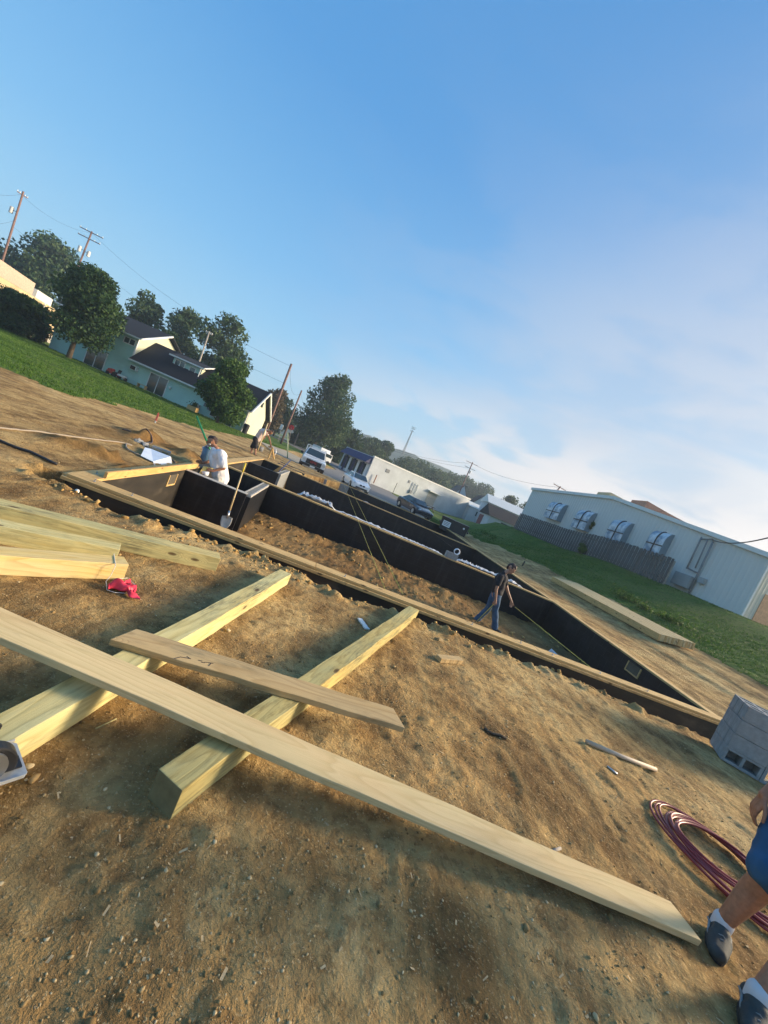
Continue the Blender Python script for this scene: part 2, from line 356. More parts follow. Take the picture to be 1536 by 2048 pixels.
# ------------------------------------------------------------------ numpy value noise
_T=RNG.random((256,256))
def vnoise(x,y,s,ox=0,oy=0):
    x=x/s+ox; y=y/s+oy; xi=np.floor(x).astype(int); yi=np.floor(y).astype(int); fx=x-xi; fy=y-yi
    fx=fx*fx*(3-2*fx); fy=fy*fy*(3-2*fy); a=_T[xi&255,yi&255]; b=_T[(xi+1)&255,yi&255]; c=_T[xi&255,(yi+1)&255]; d=_T[(xi+1)&255,(yi+1)&255]
    return (a*(1-fx)+b*fx)*(1-fy)+(c*(1-fx)+d*fx)*fy
def fbm(x,y,s,o=4,ox=0): 
    r=0;a=1;t=0
    for i in range(o): r=r+a*(vnoise(x,y,s,ox+i*17.3,i*31.7)-.5); t+=a; a*=.5; s*=.5
    return r/t
def inpoly(x,y,poly):
    r=np.zeros(x.shape,bool); n=len(poly)
    for i in range(n):
        x0,y0=poly[i]; x1,y1=poly[(i+1)%n]
        if y0==y1: continue
        c=((y0>y)!=(y1>y))&(x<(x1-x0)*(y-y0)/(y1-y0)+x0); r^=c
    return r
def segdist(x,y,a,b):
    ax,ay=a;bx,by=b; dx,dy=bx-ax,by-ay; t=np.clip(((x-ax)*dx+(y-ay)*dy)/(dx*dx+dy*dy),0,1)
    return np.hypot(x-ax-t*dx,y-ay-t*dy), t
# ------------------------------------------------------------------ foundation plan (world metres)
def g2(px,py,z=.06): p=G(px,py,z); return (p.x,p.y)
PNL=(-3.72,4.70); PNR=(7.12,6.70); PL=(-6.66,19.05); PW4L=(-6.70,26.8); PW4R=(4.60,28.45); PR1=(6.62,13.1)
WL=(-5.02,11.35)      # second wall meets left wall
W3R=(5.50,20.75)
FLOOR=-.92
ROOM=[PNL,PNR,PR1,W3R,PW4R,(-3.6,27.3),(-5.2,19.0),PL]
# ------------------------------------------------------------------ ground sheet
def growth(a,step,lim,g=1.13):
    o=[];s=step
    while abs(a)<abs(lim): a+=math.copysign(s,lim); o.append(a); s*=g
    return o
xs=sorted(growth(-13,.1,-1500)+list(np.arange(-13,-4,.09))+list(np.arange(-4,4.6,.024))+list(np.arange(4.6,15,.09))+growth(15,.1,1500))
ys=sorted(growth(.5,.06,-60)+list(np.arange(.5,7.1,.024))+list(np.arange(7.1,29.6,.085))+growth(29.6,.1,2500))
X,Yg=np.meshgrid(np.array(xs),np.array(ys))
Z=H(X,Yg)
far=np.clip((Yg-60)/300,0,1)
Z=Z+fbm(X,Yg,1.1,3)*.022*(1-far)+fbm(X,Yg,.13,3,5)*.018*np.exp(-np.maximum(Yg-6,0)/25)+np.where((Yg<8)&(abs(X)<9),fbm(X,Yg,.055,2,9)*.019,0)
# clods
Z=Z+np.where(X>toe_line(Yg)-3.2,1,.25)*fbm(X*4+Yg*.6,Yg*.35,1.3,3,14)*.10*np.exp(-np.maximum(X-14,0))*(1-far)*np.where(Yg>8,1,.25)
cl=np.maximum(fbm(X,Yg,.16,2,40)-.12,0)*.06*np.clip(fbm(X,Yg,2.2,2,77)*4+.4,0,1); Z=Z+cl
inside=inpoly(X,Yg,ROOM)
# spoil heaps in the pit and on the left
def heap(pts,w,h,rough=.5):
    global Z
    for a,b in zip(pts[:-1],pts[1:]):
        d,t=segdist(X,Yg,a,b); k=np.exp(-(d/w)**2)
        Z=np.maximum(Z,Z+0*k) ; Z=Z+k*h*(.7+rough*fbm(X,Yg,.35,3,13)*2)
Zb=Z.copy()
Z=np.where(inside,FLOOR+fbm(X,Yg,.8,4,3)*.12+fbm(X,Yg,.16,3,21)*.08+fbm(X,Yg,.07,2,41)*.03,Z)
pit=inside&(Yg<13.2)
for (a,b,w,h) in [(g2(560,1045,-.8),g2(720,1105,-.8),.6,.12),(g2(720,1110,-.8),g2(900,1190,-.8),.55,.17),(g2(610,1110,-.8),g2(800,1190,-.8),.5,.08)]:
    d,t=segdist(X,Yg,a,b); Z=np.where(pit,Z+np.exp(-(d/w)**2)*h*(.8+1.0*fbm(X,Yg,.3,3,13)),Z)
# outside trench along the near wall, the left corner and the right wall
d1,t1=segdist(X,Yg,PNL,PNR); gap=.44-.13*sm((.34-t1)/.1)+.34*fbm(X,Yg,.8,3,60)+.12*fbm(X,Yg,.2,2,61)+.16*sm((t1-.5)/.3)+.16*np.exp(-((t1-.09)/.05)**2)
near_out=(~inside)&(Yg<PNL[1]+(X-PNL[0])*.1845+.1)
depth=np.clip((gap+.06-d1)/.10,0,1)
Z=np.where(near_out,Z*(1-depth)+(-.62)*depth,Z)
lip=np.exp(-((d1-gap-.14)/.11)**2)*near_out
Z=Z+lip*(.0+.26*np.maximum(fbm(X,Yg,.16,2,90),0)+.10*fbm(X,Yg,.5,2,91))
d2,t2=segdist(X,Yg,PNL,PL); lo=(~inside)&(~near_out)&(X<PL[0]+4)
dep=np.clip((.22+.2*fbm(X,Yg,.6,3,33)-d2)/.12,0,1)*lo; Z=Z*(1-dep)+(-.35)*dep
# soil darker spoil ridges on the left beyond the wall (dug service trenches)
SPOIL=[(g2(120,885,0),g2(235,925,0),.28,.16),(g2(235,925,0),g2(262,948,0),.2,.10),(g2(215,868,0),g2(300,880,0),.5,.10),(g2(300,880,0),g2(405,925,0),.55,.20)]
spm=np.zeros_like(Z)
for a,b,w,h in SPOIL:
    d,t=segdist(X,Yg,a,b); k=np.exp(-(d/w)**2); Z=Z+k*h*.75*np.clip(.55+3.4*fbm(X,Yg,.34,4,15),.05,2); spm=np.maximum(spm,k)
# boot prints in the foreground
rb=random.Random(11)
for i in range(26):
    bx=rb.uniform(-1.6,3.4); by=rb.uniform(1.0,4.2) if i%2 else rb.uniform(2.2,4.4); 
    if bx>1.1*by+.4: continue
    ba=rb.uniform(-.9,.9)+1.2
    u_=(X-bx)*math.cos(ba)+(Yg-by)*math.sin(ba); v_=-(X-bx)*math.sin(ba)+(Yg-by)*math.cos(ba); w_=.047+.010*np.cos(u_*22)
    rr_=np.maximum(np.abs(u_)/.145,np.abs(v_)/w_); Z=Z-.010*np.clip((1.08-rr_)/.2,0,1)*(.7+.3*np.sign(np.sin(u_*150)))+.006*np.exp(-((rr_-1.25)/.15)**2)
# masks
def pxpoly(l): 
    o=[]
    for a in l:
        p=hit(*a); o.append((p.x,p.y))
    return o
LAWN_L=pxpoly([(-60,700),(0,735),(78,768),(150,795),(250,812),(330,838),(405,858),(500,878),(560,898),(598,905)])+[(-8.5,60),(-20,70),(-60,90),(-90,60),(-90,30)]
LAWN_R=pxpoly([(1700,1440),(1536,1372),(1380,1292),(1250,1215),(1100,1140),(1000,1095),(930,1062)])+[(4.0,31),(4.6,40),(1.0,60),(-1.5,64),(3,68),(16,95),(40,95),(60,20),(30,-4)]
jx=X+fbm(X,Yg,.9,3,50)*.9; jy=Yg+fbm(X,Yg,.9,3,51)*.9
def soft(poly,n=1):
    a=np.zeros_like(X)
    for dx,dy in ((0,0),(.25,0),(-.25,0),(0,.3),(0,-.3),(.5,.2),(-.5,-.2),(.2,-.6),(-.2,.6)):
        a+=inpoly(jx+dx,jy+dy,poly)
    return a/9
gr=np.maximum(soft(LAWN_L),soft(LAWN_R)); gr=np.where(Yg>62,1.0,gr)
Zg=Z+gr*.03
nx,ny=len(xs),len(ys)
co=np.stack([X.ravel(),Yg.ravel(),Zg.ravel()],1).astype(np.float32)
idx=np.arange(nx*ny).reshape(ny,nx); q=np.stack([idx[:-1,:-1],idx[:-1,1:],idx[1:,1:],idx[1:,:-1]],-1).reshape(-1,4)
me=bpy.data.meshes.new('ground'); me.vertices.add(len(co)); me.vertices.foreach_set('co',co.ravel())
me.loops.add(q.size); me.loops.foreach_set('vertex_index',q.ravel().astype(np.int32)); me.polygons.add(len(q)); me.polygons.foreach_set('loop_start',np.arange(0,q.size,4,dtype=np.int32))
me.polygons.foreach_set('use_smooth',np.ones(len(q),bool)); me.update()
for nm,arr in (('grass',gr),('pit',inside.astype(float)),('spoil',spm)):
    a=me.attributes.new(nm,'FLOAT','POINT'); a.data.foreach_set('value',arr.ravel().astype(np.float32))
ground=bpy.data.objects.new('ground',me); COL.objects.link(ground); tag(ground,kind='structure')
t=NT('dirt_and_lawn'); v=t.coord()
def attr(t,n): a=t.n('ShaderNodeAttribute'); a.attribute_name=n; return a.outputs['Fac']
big=t.noise(v,.55,6,.6,.3); med=t.noise(v,2.6,6,.62,.2); fine=t.noise(v,14,6,.65); grit=t.noise(v,70,4,.7)
c=t.ramp(t.math('ADD',t.math('MULTIPLY',big,.55),t.math('MULTIPLY',med,.45)),[(.40,(.15,.085,.032)),(.46,(.27,.165,.064)),(.52,(.41,.268,.108)),(.59,(.58,.415,.185))])
c=t.mix(t.ramp(t.noise(v,1.3,5,.6),[(.50,0),(.66,.55)]),c,(.50,.30,.105))
c=t.mix(t.ramp(t.noise(t.coord((1,1,1),loc=(9,4,0)),.9,5,.65),[(.52,0),(.68,.5)]),c,(.38,.285,.145))
c=t.mix(t.ramp(fine,[(.42,.5),(.50,0)]),c,(.17,.10,.042))
c=t.mix(t.ramp(grit,[(.57,0),(.68,.6)]),c,(.70,.53,.28))
st=t.noise(t.coord((5.0,.55,1),rot=(0,0,-.25)),1.0,5,.6)
c=t.mix(t.ramp(st,[(.50,0),(.66,.4)]),c,(.62,.43,.18)); c=t.mix(t.ramp(st,[(.34,.28),(.44,0)]),c,(.17,.10,.04))
vo_=t.n('ShaderNodeTexVoronoi'); t.l(v,vo_.inputs['Vector']); vo_.inputs['Scale'].default_value=55; stone=t.ramp(vo_.outputs['Distance'],[(.16,1),(.26,0)])
sc_=t.n('ShaderNodeSeparateColor'); t.l(vo_.outputs['Color'],sc_.inputs[0]); stm=t.math('MULTIPLY',stone,t.math('MULTIPLY',t.math('LESS_THAN',sc_.outputs[0],.42),t.ramp(med,[(.42,1),(.60,.15)])))
c=t.mix(t.math('MULTIPLY',stm,.7),c,t.mix(sc_.outputs[1],(.20,.14,.075),(.60,.48,.29)))
c=t.mix(t.ramp(attr(t,'spoil'),[(.25,0),(.8,.75)]),c,(.20,.11,.038))
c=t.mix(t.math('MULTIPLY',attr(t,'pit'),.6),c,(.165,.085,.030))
gn=t.noise(v,.8,6,.65); gc=t.ramp(gn,[(.3,(.055,.105,.014)),(.5,(.085,.160,.022)),(.7,(.13,.20,.04))])
gc=t.mix(t.ramp(t.noise(v,.35,4,.6),[(.46,0),(.62,.55)]),gc,(.19,.20,.06)); gc=t.mix(t.ramp(t.noise(v,2.3,4,.7),[(.60,0),(.72,.5)]),gc,(.20,.15,.06)); gc=t.mix(t.ramp(t.noise(v,9,4,.7),[(.4,.5),(.6,0)]),gc,(.028,.055,.012))
gm=t.ramp(t.math('ADD',attr(t,'grass'),t.math('MULTIPLY',t.math('SUBTRACT',t.noise(v,3.5,5,.7),.5),.9)),[(.42,0),(.56,1)])
c=t.mix(gm,c,gc); t.col(c); t.rough(.95,.15)
t.bump(t.math('ADD',t.math('ADD',t.math('ADD',t.math('MULTIPLY',fine,.55),t.math('MULTIPLY',grit,.25)),t.math('MULTIPLY',med,.30)),t.math('ADD',t.math('MULTIPLY',stm,.14),t.math('MULTIPLY',t.noise(v,33,4,.7),.35))),1.0,.055)
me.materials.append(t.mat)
def gz(x,y):   # height of the finished ground sheet
    i=int(np.clip(np.searchsorted(xs,x)-1,0,nx-2)); j=int(np.clip(np.searchsorted(ys,y)-1,0,ny-2))
    u=(x-xs[i])/(xs[i+1]-xs[i]); w=(y-ys[j])/(ys[j+1]-ys[j])
    return float((Zg[j,i]*(1-u)+Zg[j,i+1]*u)*(1-w)+(Zg[j+1,i]*(1-u)+Zg[j+1,i+1]*u)*w)
def on(px,py,dz=0.0):
    p=hit(px,py); p.z=gz(p.x,p.y)+dz; return p
# roads: sheets that follow the terrain a little above it
def sheet(name,poly,mat,dz,step=1.2):
    xs_=[p[0] for p in poly]; ys_=[p[1] for p in poly]; bm=bmesh.new()
    vs=[bm.verts.new((x,y,0)) for x,y in poly]; bm.faces.new(vs)
    for ax in (0,1):
        lo,hi=(min(xs_),max(xs_)) if ax==0 else (min(ys_),max(ys_)); k=lo+step
        while k<hi:
            n=(1,0,0) if ax==0 else (0,1,0); c=(k,0,0) if ax==0 else (0,k,0)
            bmesh.ops.bisect_plane(bm,geom=bm.verts[:]+bm.edges[:]+bm.faces[:],plane_co=c,plane_no=n); k+=step*(1 if k<60 else 3)
    for vv in bm.verts: vv.co.z=gz(vv.co.x,vv.co.y)+dz
    bm.normal_update()
    for f in bm.faces:
        if f.normal.z<0: f.normal_flip()
    me=bpy.data.meshes.new(name); bm.to_mesh(me); bm.free(); o=bpy.data.objects.new(name,me); COL.objects.link(o); me.materials.append(mat); return tag(o,kind='structure')
sheet('road',[(-9.5,60),(-8.5,36.5),(3.6,36.5),(5.2,44),(0.2,62),(-3,100),(-30,165),(-60,165),(-22,90)],M['asphalt'],.06)
sheet('gravel_drive',[(-14,37.5),(-9.0,30.6),(4.0,30.9),(4.2,36.45),(-8.5,36.45),(-9.6,44),(-13,44)],M['gravelpave'],.055,.8)
sheet('road_branch',[(-9.45,62),(-9.45,78),(-26,96),(-60,106),(-60,98),(-26,84)],M['asphalt'],.065)
# ------------------------------------------------------------------ block foundation
def local(o,a,b,zref):
    d=Vector((b[0]-a[0],b[1]-a[1],0)); o.location=(a[0],a[1],zref); o.rotation_euler=(0,0,math.atan2(d.y,d.x)); return d.length
fnd=thing('block_foundation','black waterproofed block crawlspace foundation with pine sill boards, set in the dug dirt','foundation',(0,0,0))
def wall(a,b,mat='tar',th=.20,z0=-1.15,z1=0.0,side=0,name='wall'):
    L=math.hypot(b[0]-a[0],b[1]-a[1]); m=MB(); m.box(-.0,L,-th/2,th/2,z0,z1); o=m.build(name,M[mat],fnd); local(o,a,b,0); return o
def plate(a,b,mat='plate',w=.235,z=.0,th=.04,ext0=0,ext1=0,off=0,name='sill_plate',bend=0):
    L=math.hypot(b[0]-a[0],b[1]-a[1])+ext1; m=MB(); n=max(2,int(L/1.2)); px=[-ext0+(L+ext0)*i/n for i in range(n+1)]
    vs=[];fs=[]
    for i,x in enumerate(px):
        o_=off+random.uniform(-.006,.006)+bend*math.sin(i*1.3); zz=z+random.uniform(0,.006)
        vs+=[(x,o_-w/2,zz),(x,o_+w/2,zz),(x,o_+w/2,zz+th),(x,o_-w/2,zz+th)]
    for i in range(n):
        b0=i*4
        for k in range(4): fs.append((b0+k,b0+(k+1)%4,b0+4+(k+1)%4,b0+4+k))
    fs+=[(3,2,1,0),(n*4,n*4+1,n*4+2,n*4+3)]
    m.add(vs,fs); o=m.build(name,M[mat],fnd,bevel=.003); local(o,a,b,0); return o
def lerp2(a,b,t): return (a[0]+(b[0]-a[0])*t,a[1]+(b[1]-a[1])*t)
def shift(a,b,d):
    n=Vector((-(b[1]-a[1]),b[0]-a[0])); n.normalize(); return (a[0]+n.x*d,a[1]+n.y*d),(b[0]+n.x*d,b[1]+n.y*d)
wall(*shift(PNL,PNR,.0),'tar2'); 
for k in range(3): plate(lerp2(PNL,PNR,k/3),lerp2(PNL,PNR,(k+1)/3-.0006),'plate',w=.245,z=.0,ext0=0 if k else .1)
for k in range(3): plate(lerp2(PNL,PNR,[0,.29,.63][k]),lerp2(PNL,PNR,[.2895,.6295,1][k]),'plate',w=.215,z=.046,th=.038,off=.014,ext0=0 if k else .06)
wall(PNL,PL,'tar2'); Lm=lerp2(PNL,PL,.315)
plate(PNL,Lm,'plate',w=.26,z=.0,off=.03); plate(lerp2(PNL,PL,.03),lerp2(PNL,PL,.30),'plate_o',w=.04,z=.046,th=.09,off=-.10,name='edge_board')
plate(lerp2(PNL,PL,.42),PL,'plate',w=.30,z=.0,th=.05,off=.03)
wall(PNR,PR1); wall(PR1,W3R); wall(W3R,PW4R)
for a,b in ((PNR,PR1),(PR1,W3R),(W3R,PW4R)): plate(a,b,'plate',w=.20,z=.0)
wall(WL,PR1,th=.20); plate(WL,PR1,'plate',w=.19,z=.0)
wall(PL,W3R); plate(lerp2(PL,W3R,.0),W3R,'plate',w=.19,z=.0)
wall((-6.9,26.8),(-3.0,27.35),'block',z1=-.02); wall((-3.0,27.35),PW4R,'tar',z1=-.02); plate(lerp2((-3.0,27.35),PW4R,.35),PW4R,'plate',w=.16,z=-.02)
wall(PL,(-6.9,26.8),z1=-.1)
# inner rooms with bare cored tops
P1L=lerp2(PNL,PL,.255); P1C=(-3.02,8.62); P1W=(-3.62,11.55)
wall(P1L,P1C); 
def cored(a,b,mat='tar',n=None):
    """short wall whose top shows the open block cores"""
    L=math.hypot(b[0]-a[0],b[1]-a[1]); o=wall(a,b,mat,z1=-.06,name='cored_wall'); n=n or int(L/.2)
    m=MB(); m.box(0,L,-.1,-.065,-.055,.0); m.box(0,L,.065,.1,-.055,.0)
    for k in range(n+1):
        x=k*(L-.035)/n; m.box(x,x+.035,-.064,.064,-.055,-.001)
    q=m.build('block_top',M['concrete'],fnd,bevel=.002); local(q,a,b,0)
cored(P1C,P1W,n=20)
P2L=lerp2(PNL,PL,.74); P2C=(-4.62,15.75); P2W=(-5.25,19.2)
wall(P2L,P2C,th=.12,z1=.0); cored(P2C,P2W,'block',n=14)
wall((-6.3,20.6),(-4.8,20.85),'tar',z1=.03); cored((-4.9,20.9),(-5.25,22.4),'block',n=6); wall((-6.7,22.2),(-5.2,22.5),'tar',z1=.03)
wall((-6.45,23.8),(-4.1,24.2),'block',z1=.0); 
# ledge of mortar on top of the second wall, vent opening with pine frame, ledger strips
for a,b in ((P1L,P1C),):
    m=MB(); L=math.hypot(b[0]-a[0],b[1]-a[1]); m.box(0,L,-.1,.1,.001,.012); local(m.build('mortar_cap',M['concrete'],fnd),a,b,0)
def vent(a,b,t,side):
    c=lerp2(a,b,t); m=MB(); m.box(-.22,.22,-.11*side-.012,-.11*side+.012,-.30,-.27); m.box(-.22,-.19,-.11*side-.012,-.11*side+.012,-.27,-.06); m.box(.19,.22,-.11*side-.012,-.11*side+.012,-.27,-.06)
    o=m.build('vent_frame',M['plate'],fnd); o.location=(c[0],c[1],0); o.rotation_euler=(0,0,math.atan2(b[1]-a[1],b[0]-a[0])); 
    m=MB(); m.box(-.19,.19,-.11*side-.004,-.11*side+.004,-.27,-.06); q=m.build('vent_opening',plain('vent_dark',(.10,.085,.06),.9),fnd); q.location=o.location; q.rotation_euler=o.rotation_euler
vent(PNR,PR1,.34,-1); vent(PNL,PL,.205,1)
# anchor bolts standing up through the sill
def bolt(x,y,z=.08):
    m=MB(); m.tube([(0,0,-.02),(0,0,.045)],.007,6); m.tube([(0,0,.004),(0,0,.016)],.015,6); o=m.build('anchor_bolt',M['steel'],fnd,smooth=False); o.location=(x,y,z); o.rotation_euler=(random.uniform(-.2,.2),random.uniform(-.2,.2),0)
for tt in (.02,.062,.33,.52,.60,.655,.74,.83,.987): p=lerp2(PNL,PNR,tt); bolt(p[0],p[1]-.02)
for tt in (.035,.10,.19): p=lerp2(PNL,PL,tt); bolt(p[0]-.04,p[1],.035)

# crumpled plastic along the back of the second wall
def film(name,label,pts,w,h,mat='plasticfilm',cat='plastic sheeting',seed=1,group=None):
    rnd=random.Random(seed); n=max(8,int(sum((Vector(b)-Vector(a)).length for a,b in zip(pts[:-1],pts[1:]))/.06)); vs=[];fs=[]; P=[Vector(p) for p in pts]; K=8
    for i in range(n+1):
        s=i/n*(len(P)-1); k=min(int(s),len(P)-2); c=P[k].lerp(P[k+1],s-k); d=(P[k+1]-P[k]).normalized(); side=Vector((-d.y,d.x,0)); env=min(1,min(i,n-i)/4)
        for j in range(K+1):
            a=j/K; z=h*env*math.sin(math.pi*min(1,a*.8+.2))*(.75+.7*mnoise.noise(Vector((s*9*len(P)+seed*7,j*.6,seed)))+.55*mnoise.noise(Vector((s*17.3+seed,j*.35,seed))))
            vs.append(c+side*(a*w*(.8+.4*mnoise.noise(c*2.3)))+Vector((0,0,max(z,.004))))
    fs=[(i*(K+1)+j,(i+1)*(K+1)+j,(i+1)*(K+1)+j+1,i*(K+1)+j+1) for i in range(n) for j in range(K)]
    m=MB(); m.add(vs,fs); o=m.build(name,M[mat],smooth=True); md=o.modifiers.new('s','SOLIDIFY'); md.thickness=.004; return tag(o,label,cat,group)
def w2(t,off,z=.0):
    a,b=shift(WL,PR1,off); p=lerp2(a,b,t); return (p[0],p[1],z)
def ledge_z(): return .0
# insulation boards / film lie on a narrow footing shelf behind the wall
m=MB(); a,b=shift(WL,PR1,.26); L=math.hypot(b[0]-a[0],b[1]-a[1]); m.box(1.2,L-1.0,-.12,.16,-1.1,-.06); o=m.build('pier_ledge',M['tar'],fnd); local(o,a,b,0)
film('plastic_sheeting','bulging white plastic at the left end of the long inner wall top',[w2(.20,.10,.03),w2(.31,.10,.03)],.26,.20,seed=3)
film('plastic_sheeting','long thin strip of white plastic along the middle of the inner wall top',[w2(.31,.09,.03),w2(.48,.09,.03),w2(.635,.09,.03)],.24,.06,seed=4)
film('plastic_sheeting','rumpled white plastic right of the grey block on the inner wall',[w2(.675,.09,.03),w2(.76,.09,.03),w2(.90,.09,.03)],.30,.12,seed=5)
film('plastic_scrap','small white scrap of plastic caught on the third wall sill',[(-1.2,19.66,.05),(-.85,19.71,.05)],.16,.05,seed=6,cat='plastic scrap')

# ------------------------------------------------------------------ lumber in the foreground
def board(name,label,cat,a,b,w,th,mat,group=None,bev=.004,tip=None,zdir=(0,0,1),endcap=None,notch=0):
    """a,b: points of the underside centre line; tip=(cut0,cut1) slants the far end"""
    a=Vector(a);b=Vector(b); L=(b-a).length; m=MB(); n=24; vs=[];fs=[]
    for i in range(n+1):
        x=L*i/n; bow=.0025*math.sin(i*.9)+.0015*math.sin(i*2.3)
        xl=x; xr=x
        if tip and i==n: xl=x+tip[0]; xr=x+tip[1]
        if tip and len(tip)>2 and i==0: xl=x+tip[2]; xr=x+tip[3]
        vs+=[(xr,-w/2+bow,0),(xl,w/2+bow,0),(xl,w/2+bow,th),(xr,-w/2+bow,th)]
    for i in range(n):
        for k in range(4): fs.append((i*4+k,i*4+(k+1)%4,i*4+4+(k+1)%4,i*4+4+k))
    fs+=[(3,2,1,0),(n*4,n*4+1,n*4+2,n*4+3)]
    m.add(vs,fs); o=m.build(name,M[mat],bevel=bev); o.matrix_world=frame(a,b-a,zdir)
    if endcap:
        o.data.materials.append(M[endcap])
        for p in o.data.polygons[-2:]: p.material_index=1
    return tag(o,label,cat,group)
# two square posts used as sleepers
def mid(a,b): return (Vector(a)+Vector(b))*.5
b1a=Vector((-1.03,.95,.004)); b1b=Vector((-.765,4.34,.004))
board('timber_post','pale treated post under the left ends of both planks, saw on its near end','timber',b1a,b1b,.145,.14,'post2',endcap='end')
b2a=Vector((-.355,1.425,.004)); b2b=Vector((.905,5.10,.004))
board('timber_post','weathered green-stained square post with its sawn end facing the camera, under both planks','timber',b2a,b2b,.142,.14,'post3',endcap='end')
# the long plank across them, its right end down on the dirt
L0=(G(0,1213,.275)+G(0,1273,.275))*.5; R0=(G(1349,1806,.058)+G(1391,1876,.058))*.5; dd=(R0-L0)/(R0-L0).length; pa=L0-dd*1.0-Vector((0,0,.036)); pb=R0-Vector((0,0,.036))
board('plank','long tan plank lying across both posts, its slanted right end on the dirt','plank',pa,pb,.176,.036,'lumber',tip=(-.01,.022))
pc=Vector((-1.085,2.08,.148)); pd=Vector((.635,2.425,.148))
short=board('plank','short muddy plank lying across both posts behind the long one','plank',pc,pd,.17,.038,'lumber_mud',tip=(-.02,.03,.03,-.03))
for x,y,ang,l in ((.37,-.05,.2,.06),(.385,-.04,-.4,.03),(.33,-.075,.9,.035),(.45,-.035,.1,.025),(.50,-.03,.3,.05),(.51,-.045,1.4,.03),(.47,-.045,.2,.02)):
    d=Vector((math.cos(ang),math.sin(ang),0))*l/2; c0=Vector((x,y,.0392)); m=MB(); m.bar(c0-d,c0+d,.004,.0012); m.build('pencil_mark',M['blackplastic'],short)
# posts at the left
cz=.004
def postpx(lbl,top0,top1,bot1,mat,group=None,ext=1.6,w=.145,h=.14,z=0.0):
    A=G(*top0,z+h); B=G(*top1,z+h); d=(B-A).normalized(); n=Vector((-d.y,d.x,0)); c0=A+n*(w/2)-d*ext; c1=B+n*(w/2)
    c0.z=c1.z=z+.003; return board('timber_post',lbl,'timber',c0,c1,w,h,mat,group,endcap='end')
postpx('green knotty square post lying farthest back on the left dirt','', '', '', 'post') if 0 else None
postpx('green knotty square post lying farthest back of the three posts at left',(0,1012),(441,1118),None,'post',ext=1.2,w=.17,h=.15)
postpx('yellow-green square post in the middle of the three posts at left',(0,1053),(240,1100),None,'post2',ext=1.8)
E_=postpx('bright yellow square post tied with white string, nearest of the three posts at left',(0,1112),(258,1130),None,'yellowpine',ext=1.7,w=.15)
# string and red flag
e=G(252,1150,.02); 
m=MB(); c=G(232,1112,.143); pts=[G(228,1108,.146),G(231,1130,.146)+Vector((0.01,-.012,0)),G(222,1150,.07),G(212,1163,.012),G(214,1180,.012),G(230,1185,.02),G(262,1187,.02),G(270,1170,.03),G(256,1156,.02),G(225,1158,.02)]
pts2=[]
for i in range(len(pts)-1):
    for k in range(5): pts2.append(Vector(pts[i]).lerp(Vector(pts[i+1]),k/5))
m.tube(pts2,.0028,6); o=m.build('string',plain('string_white',(.75,.70,.60),.8)); tag(o,'loop of white string round the end of the yellow post','string')
fm=NT('red_flag'); fm.col(fm.ramp(fm.noise(fm.coord(),14,3),[(.3,(.50,.02,.035)),(.7,(.80,.05,.12))])); fm.rough(.45); fm.b.inputs['Transmission Weight'].default_value=0
def cloth(name,label,cat,corners,amp,mat,n=26,freq=14,seed=2,sol=.003):
    a,b,c,d=[Vector(x) for x in corners]; vs=[];N=n
    for j in range(N+1):
        for i in range(N+1):
            u,v_=i/N,j/N; p=a.lerp(b,u).lerp(d.lerp(c,u),v_); q=p*freq+Vector((seed,0,0))
            r1=abs(mnoise.noise(q)); r2=mnoise.noise(q*2.1); k=min(1,5*min(u,1-u,v_,1-v_)+.25)
            vs.append(p+Vector((mnoise.noise(q+Vector((5,5,5)))*amp*.7,mnoise.noise(q+Vector((9,1,5)))*amp*.7,(r1*1.5+r2*.5+.25)*amp*k)))
    fs=[(j*(N+1)+i,j*(N+1)+i+1,(j+1)*(N+1)+i+1,(j+1)*(N+1)+i) for j in range(N) for i in range(N)]
    m=MB(); m.add(vs,fs); o=m.build(name,mat,smooth=True); 
    if sol: md=o.modifiers.new('s','SOLIDIFY'); md.thickness=sol
    return tag(o,label,cat)
cloth('flag','crumpled red marker flag on the dirt beside the string-tied post','flag',[G(212,1178,.02),G(248,1188,.02),G(276,1205,.02),G(262,1163,.02)],.065,fm.mat,seed=4)
# scraps
def scrap(label,a,b,w,th,mat,name='wood_offcut',tilt=0):
    pa=on(*a);pb=on(*b); pa.z+=.004;pb.z+=.004; return board(name,label,'offcut',pa,pb,w,th,mat,bev=.003)
scrap('brown wood offcut lying just past the far end of the green-stained post',(838,1240),(882,1283),.07,.035,'lumber_mud')
scrap('short thick wood block alone on the dirt right of the posts',(874,1322),(920,1324),.09,.05,'lumber_mud')
scrap('pale thin wood chip on the dirt left of the green-stained post',(718,1240),(734,1260),.06,.018,'trim')
m=MB(); p=on(993,965) if 0 else on(990,967); 
def stick(label,pxs,r,mat,name='stick',cat='stick',lift=.0,n=8):
    pts=[on(*q) for q in pxs]; 
    pts=[Vector((p.x,p.y,p.z+r+lift)) for p in pts]; m=MB(); m.tube(pts,r,n); o=m.build(name,mat,smooth=True); return tag(o,label,cat)
stick('dark curved strip of bark on the dirt beyond the short block',[(968,1458),(975,1464),(985,1470),(998,1475),(1010,1482)],.012,M['bark'],'bark_strip','bark')
stick('white plastic pipe lying on the dirt left of the coiled hose',[(1170,1489),(1240,1518),(1308,1546)],.021,plain('pvc',(.50,.40,.29),.65,.15,9),'pipe','pipe',n=14)
stick('short grey steel spike beside the white pipe',[(1213,1535),(1233,1551)],.009,M['steel'],'spike','spike')
stick('thin pale wood splinter on the dirt below the long plank at left',[(190,1460),(232,1440)],.0035,M['post2'],'splinter','splinter')
stick('pale twig on the dirt touching the far edge of the long plank',[(1098,1708),(1118,1702)],.009,M['polegrey'],'twig','twig')
stick('splintered pale wood sliver near the foundation at right',[(1335,1440),(1362,1458),(1386,1474)],.008,M['yellowpine'],'splinter','splinter')
